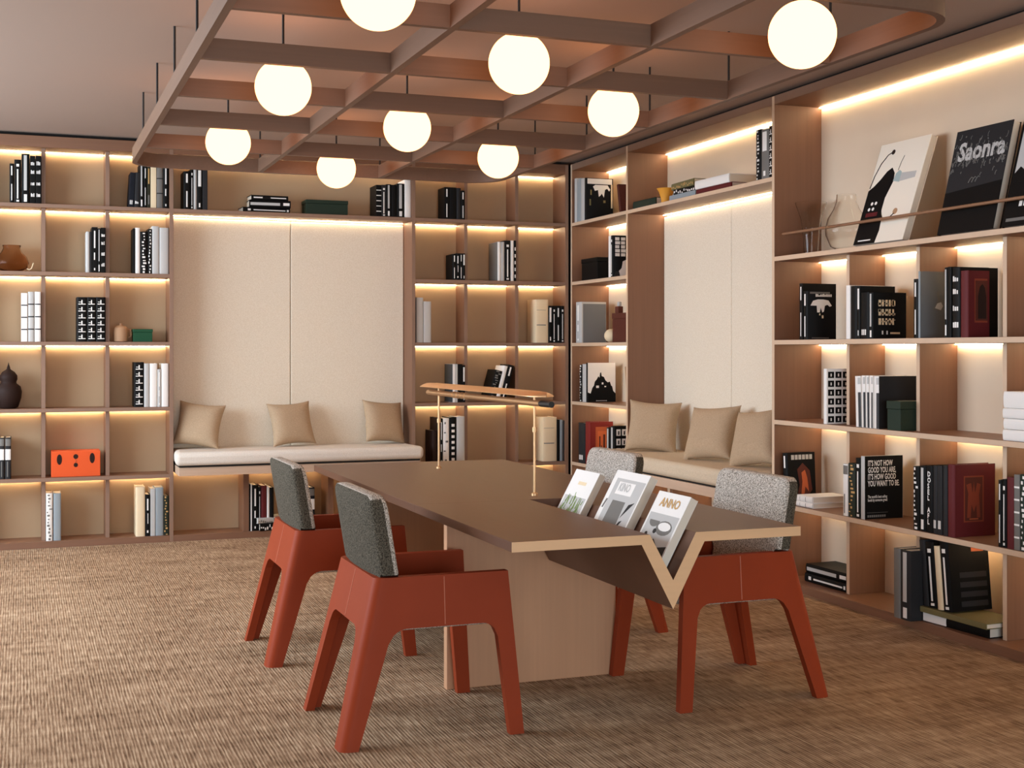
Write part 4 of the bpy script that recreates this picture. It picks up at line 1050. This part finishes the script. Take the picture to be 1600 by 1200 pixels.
mb = MB(); mb.prism([(.095, .05), (.105, .12), (.10, .17), (.125, .185), (.14, .14), (.15, .06), (.125, .09), (.115, .04)], .0445, .046, lambda u, v, x: (x, u, v)); mb.build('cover_picture', BM('Q'), t)
mb = MB()
for i in range(6): mb.box(.0445, .0458, .03+.026*i, .05+.026*i, .245, .272)
mb.build('cover_lettering', BM('s'), t)

# ------------------------------------------------------------------ big books on the display ledge
def poster_book(label, y0, y1, h, lean, th_, col):
    t = thing('display_book', label, 'book', (4.10, y0, ZT[4]+.0008+th_*math.sin(R(lean))), 'large books facing out on the display ledge')
    t.rotation_euler = (0, R(lean), 0)
    w_ = y0-y1      # local: x thickness away from the room, y runs to -w_, z up
    MB().box(0, .004, -w_, 0, 0, h).box(th_-.004, th_, -w_, 0, 0, h).box(0, th_, -.005, 0, 0, h).build('cover', BM(col), t, bevel=.001)
    MB().box(.0042, th_-.0042, -w_+.004, -.006, .004, h-.004).build('page_block', 'pages', t)
    def pic(pts, ink, lay, name='cover_picture'):
        MB().prism(pts, 0.0002, -.0004*lay, lambda u, v, x: (x, -u*w_, v*h)).build(name, BM(ink), t)
    return t, pic, w_, h
def arc(cx_, cy_, rx, ry, a0, a1, n=14): return [(cx_+rx*math.cos(R(a0+(a1-a0)*k/n)), cy_+ry*math.sin(R(a0+(a1-a0)*k/n))) for k in range(n+1)]
t, pic, w_, h_ = poster_book('tall white book with black wavy cover shape on display ledge', 5.756, 5.348, .565, 18.5, .04, 'W')
pic([(0, 0), (.44, 0), (.47, .12), (.45, .24), (.40, .32), (.40, .44), (.44, .52), (.48, .60), (.46, .68), (.38, .74), (.29, .71), (.20, .64), (.10, .58), (0, .54)], 'K', 1)
pic([(.60, .585), (.9, .60), (.9, .66), (.60, .67)], 's', 1)
pic([(.47, .60), (.60, .58), (.60, .68), (.55, .70), (.49, .67)], 'U', 2)
mb = MB()
mb.tube([(-.0015, -u*w_, v*h_) for u, v in [(.02, .56), (.05, .68), (.12, .80), (.22, .88), (.30, .90)]], .0022, 6)
mb.tube([(-.0015, -u*w_, v*h_) for u, v in [(.40, .30), (.48, .22), (.58, .22), (.68, .27)]], .0022, 6)
mb.tube([(-.0015, -u*w_, v*h_) for u, v in [(.52, .70), (.54, .78), (.57, .84)]], .001, 6)
mb.build('cover_picture', BM('n'), t)
pic(arc(.31, .90, .035, .025, 0, 350), 'n', 2); pic(arc(.69, .29, .045, .03, 0, 350), 'T', 2)
for u, v in ((.16, .40), (.24, .40), (.13, .345), (.21, .345)): pic(arc(u, v, .026, .017, 0, 350, 10), 'w', 2)
pic([(.09, .27), (.33, .27), (.33, .31), (.09, .31)], 'R', 2); pic([(.08, .03), (.34, .03), (.34, .042), (.08, .042)], 'w', 2)
t, pic, w_, h_ = poster_book('dark grey book with white graffiti lettering on display ledge', 5.087, 4.707, .515, 13.6, .045, 'k')
pic([(.0, .0), (1, 0), (1, .45), (0, .40)], 'K', 1)
rn = random.Random(4)
mb = MB()
for i in range(150):
    u = rn.uniform(.03, .97); v = .60+rn.gauss(.16, .07)-.10*abs(u-.4)
    if not .5 < v < .97: continue
    s_ = rn.uniform(.008, .03); a = rn.uniform(0, 6.28)
    mb.tube([(-.0012, -(u+s_*math.cos(a+k)*.8)*w_, (v+s_*math.sin(a+k*1.3))*h_) for k in (0, .9, 1.8, 2.7)], rn.uniform(.0012, .0022), 5)
mb.build('cover_lettering', BM('g'), t)
mb = MB(); text_mesh(mb, 'Saonra', .125, lambda u, v: (-.0022, -.11*w_-u, .70*h_+v), .92, .004); mb.build('cover_lettering', BM('s'), t)
mb = MB()
for a0 in (.40, .46, .52): mb.tube([(-.0015, -(a0+.05*k)*w_, (.47+.05*math.sin(k*1.5))*h_) for k in (0, .5, 1, 1.5)], .002, 5)
mb.build('cover_picture', BM('g'), t)
t, pic, w_, h_ = poster_book('black book with pale misty photo, cut by the right edge', 4.655, 4.27, .50, 15.0, .04, 'K')
pic([(.04, .42), (.96, .42), (.96, .94), (.04, .94)], 's', 1)
pic([(.04, .42), (.96, .42), (.96, .60), (.7, .52), (.5, .64), (.45, .58), (.38, .66), (.30, .55), (.2, .52), (.12, .56), (.04, .5)], 'K', 2)
pic([(.06, .045), (.8, .045), (.8, .075), (.06, .075)], 'g', 1)
for k in range(6): pic([(.22+.07*k, .18), (.27+.07*k, .18), (.27+.07*k, .23), (.22+.07*k, .23)], 'w', 1)

# ------------------------------------------------------------------ books in the trough
dirv = Vector((.483, 0, .876)); nrm = Vector((-.876, 0, .483))
def trough_book(label, yf, yn, hgt, th_, t0, col, kind):
    w_ = yf-yn
    base = Vector((2.018, yf, .596))+dirv*t0+nrm*.0015
    t = thing('paperback', label, 'book', base, 'white paperbacks standing in the table trough')
    M = Matrix(((nrm.x, 0, dirv.x), (0, 1, 0), (nrm.z, 0, dirv.z))).to_4x4()
    # local x -> cover normal, y -> along table, z -> up the slope; make it right-handed by flipping y
    M = Matrix(((nrm.x, 0, dirv.x, 0), (0, -1, 0, 0), (nrm.z, 0, dirv.z, 0), (0, 0, 0, 1)))
    t.rotation_mode = 'QUATERNION'; t.rotation_quaternion = M.to_quaternion()
    MB().box(0, .0012, 0, w_, 0, hgt).box(th_-.0012, th_, 0, w_, 0, hgt).box(0, th_, 0, .002, 0, hgt).build('cover', BM(col), t)
    MB().box(.0013, th_-.0013, .0022, w_-.001, .001, hgt-.001).build('page_block', 'pages', t)
    def pic(pts, ink, lay, name='cover_picture'):
        MB().prism(pts, th_-.0005, th_+.0003*lay, lambda u, v, x: (x, u*w_, v*hgt)).build(name, BM(ink), t)
    return t, pic, w_, hgt, th_
t, pic, w_, h_, th_ = trough_book('white paperback with green plant cover, farthest in the trough', 4.885, 4.655, .285, .028, .006, 'w', 'a')
pic([(.06, .05), (.94, .05), (.94, .60), (.06, .60)], 's', 1)
rn = random.Random(2); mb = MB()
for i in range(60):
    u = rn.uniform(.12, .88); v = rn.uniform(.08, .52); a = rn.uniform(.9, 2.2); s_ = rn.uniform(.02, .05)
    mb.tube([(th_+.0006, u*w_, v*h_), (th_+.0009, u*w_+s_*math.cos(a)*.5, v*h_+s_*math.sin(a))], [.003, .0012], 5)
mb.build('cover_picture', BM('V'), t)
pic([(.35, .78), (.68, .78), (.68, .83), (.35, .83)], 'C', 1)
t, pic, w_, h_, th_ = trough_book('taller white paperback with grey interior photo, middle of the trough', 4.515, 4.235, .315, .032, .006, 'w', 'b')
pic([(.12, .04), (.97, .04), (.97, .90), (.12, .90)], 's', 1); pic([(.24, .70), (.72, .70), (.72, .86), (.24, .86)], 'w', 2)
pic([(.26, .12), (.70, .12), (.66, .62), (.28, .62)], 'g', 2); pic([(.70, .42), (.78, .60), (.92, .64), (.80, .52)], 'k', 2)
pic([(.52, .10), (.60, .10), (.80, .40), (.74, .38)], 'k', 3); pic([(.05, .5), (.09, .5), (.12, .62), (.08, .62)], 'g', 3)
mb = MB(); text_mesh(mb, 'KINO', .046, lambda u, v: (th_+.0013, .29*w_+u, .745*h_+v), .8, .001); mb.build('cover_lettering', BM('s'), t)
t, pic, w_, h_, th_ = trough_book('white paperback with grey still-life cover, nearest in the trough', 4.128, 3.895, .27, .030, .006, 'w', 'c')
pic([(.05, .18), (.96, .18), (.96, .70), (.05, .70)], 's', 1); pic([(.05, .02), (.96, .02), (.96, .30), (.7, .26), (.5, .36), (.42, .30), (.3, .34), (.2, .28), (.05, .3)], 'k', 2)
pic(arc(.65, .52, .24, .10, 0, 350), 'g', 2); pic(arc(.65, .54, .19, .06, 0, 350), 'w', 3); pic(arc(.30, .60, .16, .09, 180, 360), 'g', 2)
pic(arc(.42, .46, .05, .035, 0, 350), 'k', 3); pic(arc(.2, .40, .04, .03, 0, 350), 'k', 3); pic(arc(.5, .14, .10, .07, 0, 350), 's', 3)
mb = MB(); text_mesh(mb, 'ANNO', .046, lambda u, v: (th_+.0013, .20*w_+u, .80*h_+v), 1.0, .001); mb.build('cover_lettering', BM('y'), t)

# ------------------------------------------------------------------ boxes, vases and small pieces
def lid_box(name, label, loc, sx, sy, sz, col, yaw=0, lid=.3):
    t = thing(name, label, 'box', loc); t.rotation_euler = (0, 0, R(yaw))
    MB().box(.003, sx-.003, .003, sy-.003, 0, sz*(1-lid)).build('box_body', BM(col), t, bevel=.002)
    MB().box(0, sx, 0, sy, sz*(1-lid)+.001, sz).build('lid', BM(col), t, bevel=.002)
    return t
lid_box('storage_box', 'long dark green box on the shelf over the back alcove', (1.96, 9.45, ZT[5]+.0005), .315, .17, .108, 'e', 0, .25)
lid_box('storage_box', 'small green box beside the tan jug, back-left bookcase', (.735, 9.455, ZT[3]+.0005), .135, .14, .090, 'E', 0, .25)
lid_box('storage_box', 'green lidded box beside the black journal cover, right bookcase', (4.05, 5.298, ZT[2]+.0005), .22, .11, .146, 'e', 0, .28)
lid_box('storage_box', 'small black box alone on the narrow corner bookcase', (4.09, 8.98, ZT[4]+.0005), .20, .30, .170, 'K', 0, .2)
# orange box with finger holes
t = thing('storage_box', 'bright orange box with oval holes in the back-left bookcase', 'box', (.194, 9.45, ZT[1]+.0005))
MB().box(0, .322, 0, .17, 0, .176).build('box_body', BM('M'), t, bevel=.003)
mb = MB()
def oval(mb, u, v, a, b, y=-.0008):
    mb.prism([(u+a*math.cos(2*math.pi*k/20), v+b*math.sin(2*math.pi*k/20)) for k in range(20)], y, .0005, lambda p, q, w_: (p, w_, q))
for nm_, u_, v_, a_, b_ in (('finger_hole', .053, .120, .017, .036), ('finger_hole', .268, .125, .017, .036), ('emblem', .160, .138, .016, .017), ('emblem', .160, .080, .014, .015)):
    mb = MB(); oval(mb, u_, v_, a_, b_); mb.build(nm_, BM('n'), t)
mb = MB(); mb.tube([(.154, -.001, .118), (.166, -.001, .110), (.156, -.001, .100), (.164, -.001, .094)], .0025, 6); mb.build('emblem', BM('Q'), t)
# tan jug with a loop handle and a knobbed lid
t = thing('jug', 'tan ceramic jug beside the small green box, back-left bookcase', 'jug', (.657, 9.52, ZT[3]+.0005))
MB().lathe([(.040, 0), (.050, .004), (.052, .05), (.049, .095), (.040, .104)], n=28).build('jug_body', BM('T'), t, smooth=50)
MB().lathe([(.036, .104), (.030, .112), (.008, .116), (.010, .128), (.004, .134)], n=20).build('lid', BM('T'), t, smooth=50)
MB().tube([(.046, 0, .09), (.062, 0, .088), (.070, 0, .066), (.068, 0, .04), (.050, 0, .028)], .0055, 8).build('handle', BM('T'), t, smooth=60)
# double-gourd vase
t = thing('vase', 'dark brown double-gourd vase at the left picture edge', 'vase', (-.08, 9.53, ZT[2]+.0005))
MB().lathe([(.045, 0), (.062, .01), (.082, .07), (.086, .115), (.078, .150), (.052, .172), (.050, .182), (.058, .20), (.057, .225), (.040, .25), (.016, .266), (.010, .275)], n=32).build('vase_body', BM('n'), t, smooth=60)
MB().lathe([(.012, .275), (.009, .285), (.004, .30), (.001, .315)], n=12).build('stopper', BM('n'), t, smooth=60)
# amber bowl with curled spoon
t = thing('glass_jug', 'amber glass jug in the second row at the left picture edge', 'jug', (-.06, 9.53, ZT[4]+.0005))
MB().lathe([(.06, 0), (.10, .02), (.112, .06), (.10, .10), (.07, .13), (.055, .16), (.06, .18), (.056, .178), (.050, .158), (.064, .128), (.094, .098), (.106, .06), (.094, .024), (.02, .006)], n=36).build('jug_body', 'amber_glass', t, smooth=60)
MB().tube([(.098, -.045, .02), (.114, -.05, .012), (.128, -.05, .022), (.140, -.05, .06)], .0045, 8).build('handle', BM('C'), t, smooth=60)
# orange cup, cream ball bookend, brown box, glass bits
t = thing('cup', 'small flared orange cup on the right-hand alcove shelf', 'cup', (4.13, 7.93, ZT[5]+.0005))
MB().lathe([(.036, 0), (.034, .03), (.050, .08), (.066, .105), (.062, .104), (.046, .08), (.030, .034), (.02, .006)], n=28).build('cup_body', BM('Y'), t, smooth=50)
o_ = MB().lathe([(.05*math.sin(R(a)), .05-.05*math.cos(R(a))) for a in range(8, 176, 8)], n=24).build('ball', BM('C'), smooth=80)
o_.location = (4.115, 8.79, ZT[3]+.0005); tag(o_, 'cream ball leaning on the brown box in the corner bookcase', 'ball')
t = lid_box('storage_box', 'glossy dark brown box beside the grey book, corner bookcase', (4.10, 8.44, ZT[3]+.0005), .22, .30, .215, 'B', 0, .2)
t = thing('figurine', 'small brown-and-white figurine standing on the dark brown box', 'ornament', (4.135, 8.69, ZT[3]+.216))
MB().box(-.02, .02, -.03, .03, 0, .05).build('figurine_base', BM('B'), t, bevel=.004); MB().box(-.012, .012, -.022, .012, .0505, .085).build('figurine_top', BM('s'), t, bevel=.006)
t = thing('glass_ring', 'small clear glass loop beside the black box, corner bookcase', 'ornament', (4.16, 8.80, ZT[4]+.0005))
MB().tube([(0, .03*math.cos(R(a)), .034+.03*math.sin(R(a))) for a in range(0, 361, 20)], .005, 8, False).build('loop', 'glass', t, smooth=80)
def vase(label, x, y, prof, th_=.003):
    t = thing('glass_vase', label, 'vase', (x, y, ZT[4]+.0005), 'glass vases on the display ledge')
    inn = [(max(.001, r_-th_), z_+(th_ if i == 0 else 0)) for i, (r_, z_) in enumerate(prof)]
    MB().lathe(prof+inn[::-1], n=40, cap0=True, cap1=True).build('vase_body', 'glass', t, smooth=60)
vase('round clear glass carafe beside the tall white book', 4.16, 5.90, [(.05, 0), (.085, .02), (.11, .08), (.113, .12), (.10, .17), (.07, .22), (.055, .26), (.052, .30)])
vase('slim clear glass vase at the far end of the ledge', 4.25, 6.37, [(.04, 0), (.042, .05), (.05, .15), (.06, .22), (.085, .29), (.09, .31)])

# ------------------------------------------------------------------ light
def area(name, loc, rot, sx, sy, power, col):
    l = bpy.data.lights.new(name, 'AREA'); l.shape = 'RECTANGLE'; l.size = sx; l.size_y = sy; l.energy = power; l.color = col
    ob = bpy.data.objects.new(name, l); COL.objects.link(ob); ob.location = loc; ob.rotation_euler = rot
    return ob
area('daylight', (XL+.02, (WY0+WY1)/2, (WZ0+WZ1)/2), (0, R(-90), 0), WZ1-WZ0, WY1-WY0, 305, (.82, .94, 1.06))
area('daylight', ((FX0+FX1)/2, YN+.02, (FZ0+FZ1)/2), (R(90), 0, 0), FX1-FX0, FZ1-FZ0, 205, (.88, .96, 1.03))
for y in (3.4, 4.9, 6.4, 7.9): area('added_fill', (-1.0, y, CEIL-.01), (0, 0, 0), .5, .5, 8, (1.0, .97, .92))  # unseen fill lights added under the ceiling to light the left floor from above

w = bpy.data.worlds.new('world'); S.world = w; w.use_nodes = True
bg = w.node_tree.nodes['Background']; bg.inputs[0].default_value = (.75, .85, 1, 1); bg.inputs[1].default_value = 1.0

# ------------------------------------------------------------------ camera
cam = bpy.data.cameras.new('camera'); co = bpy.data.objects.new('camera', cam); COL.objects.link(co)
co.location = (0, 0, H); co.rotation_euler = (R(90), 0, -0.3618)
cam.sensor_width = 36; cam.lens = 2027.07/1600*36; cam.shift_y = -52.27/1600; cam.clip_start = .05
S.camera = co
S.view_settings.view_transform = 'Standard'; S.view_settings.look = 'None'; S.view_settings.gamma = 1; S.view_settings.use_curve_mapping = False
S.view_settings.exposure = 0.0
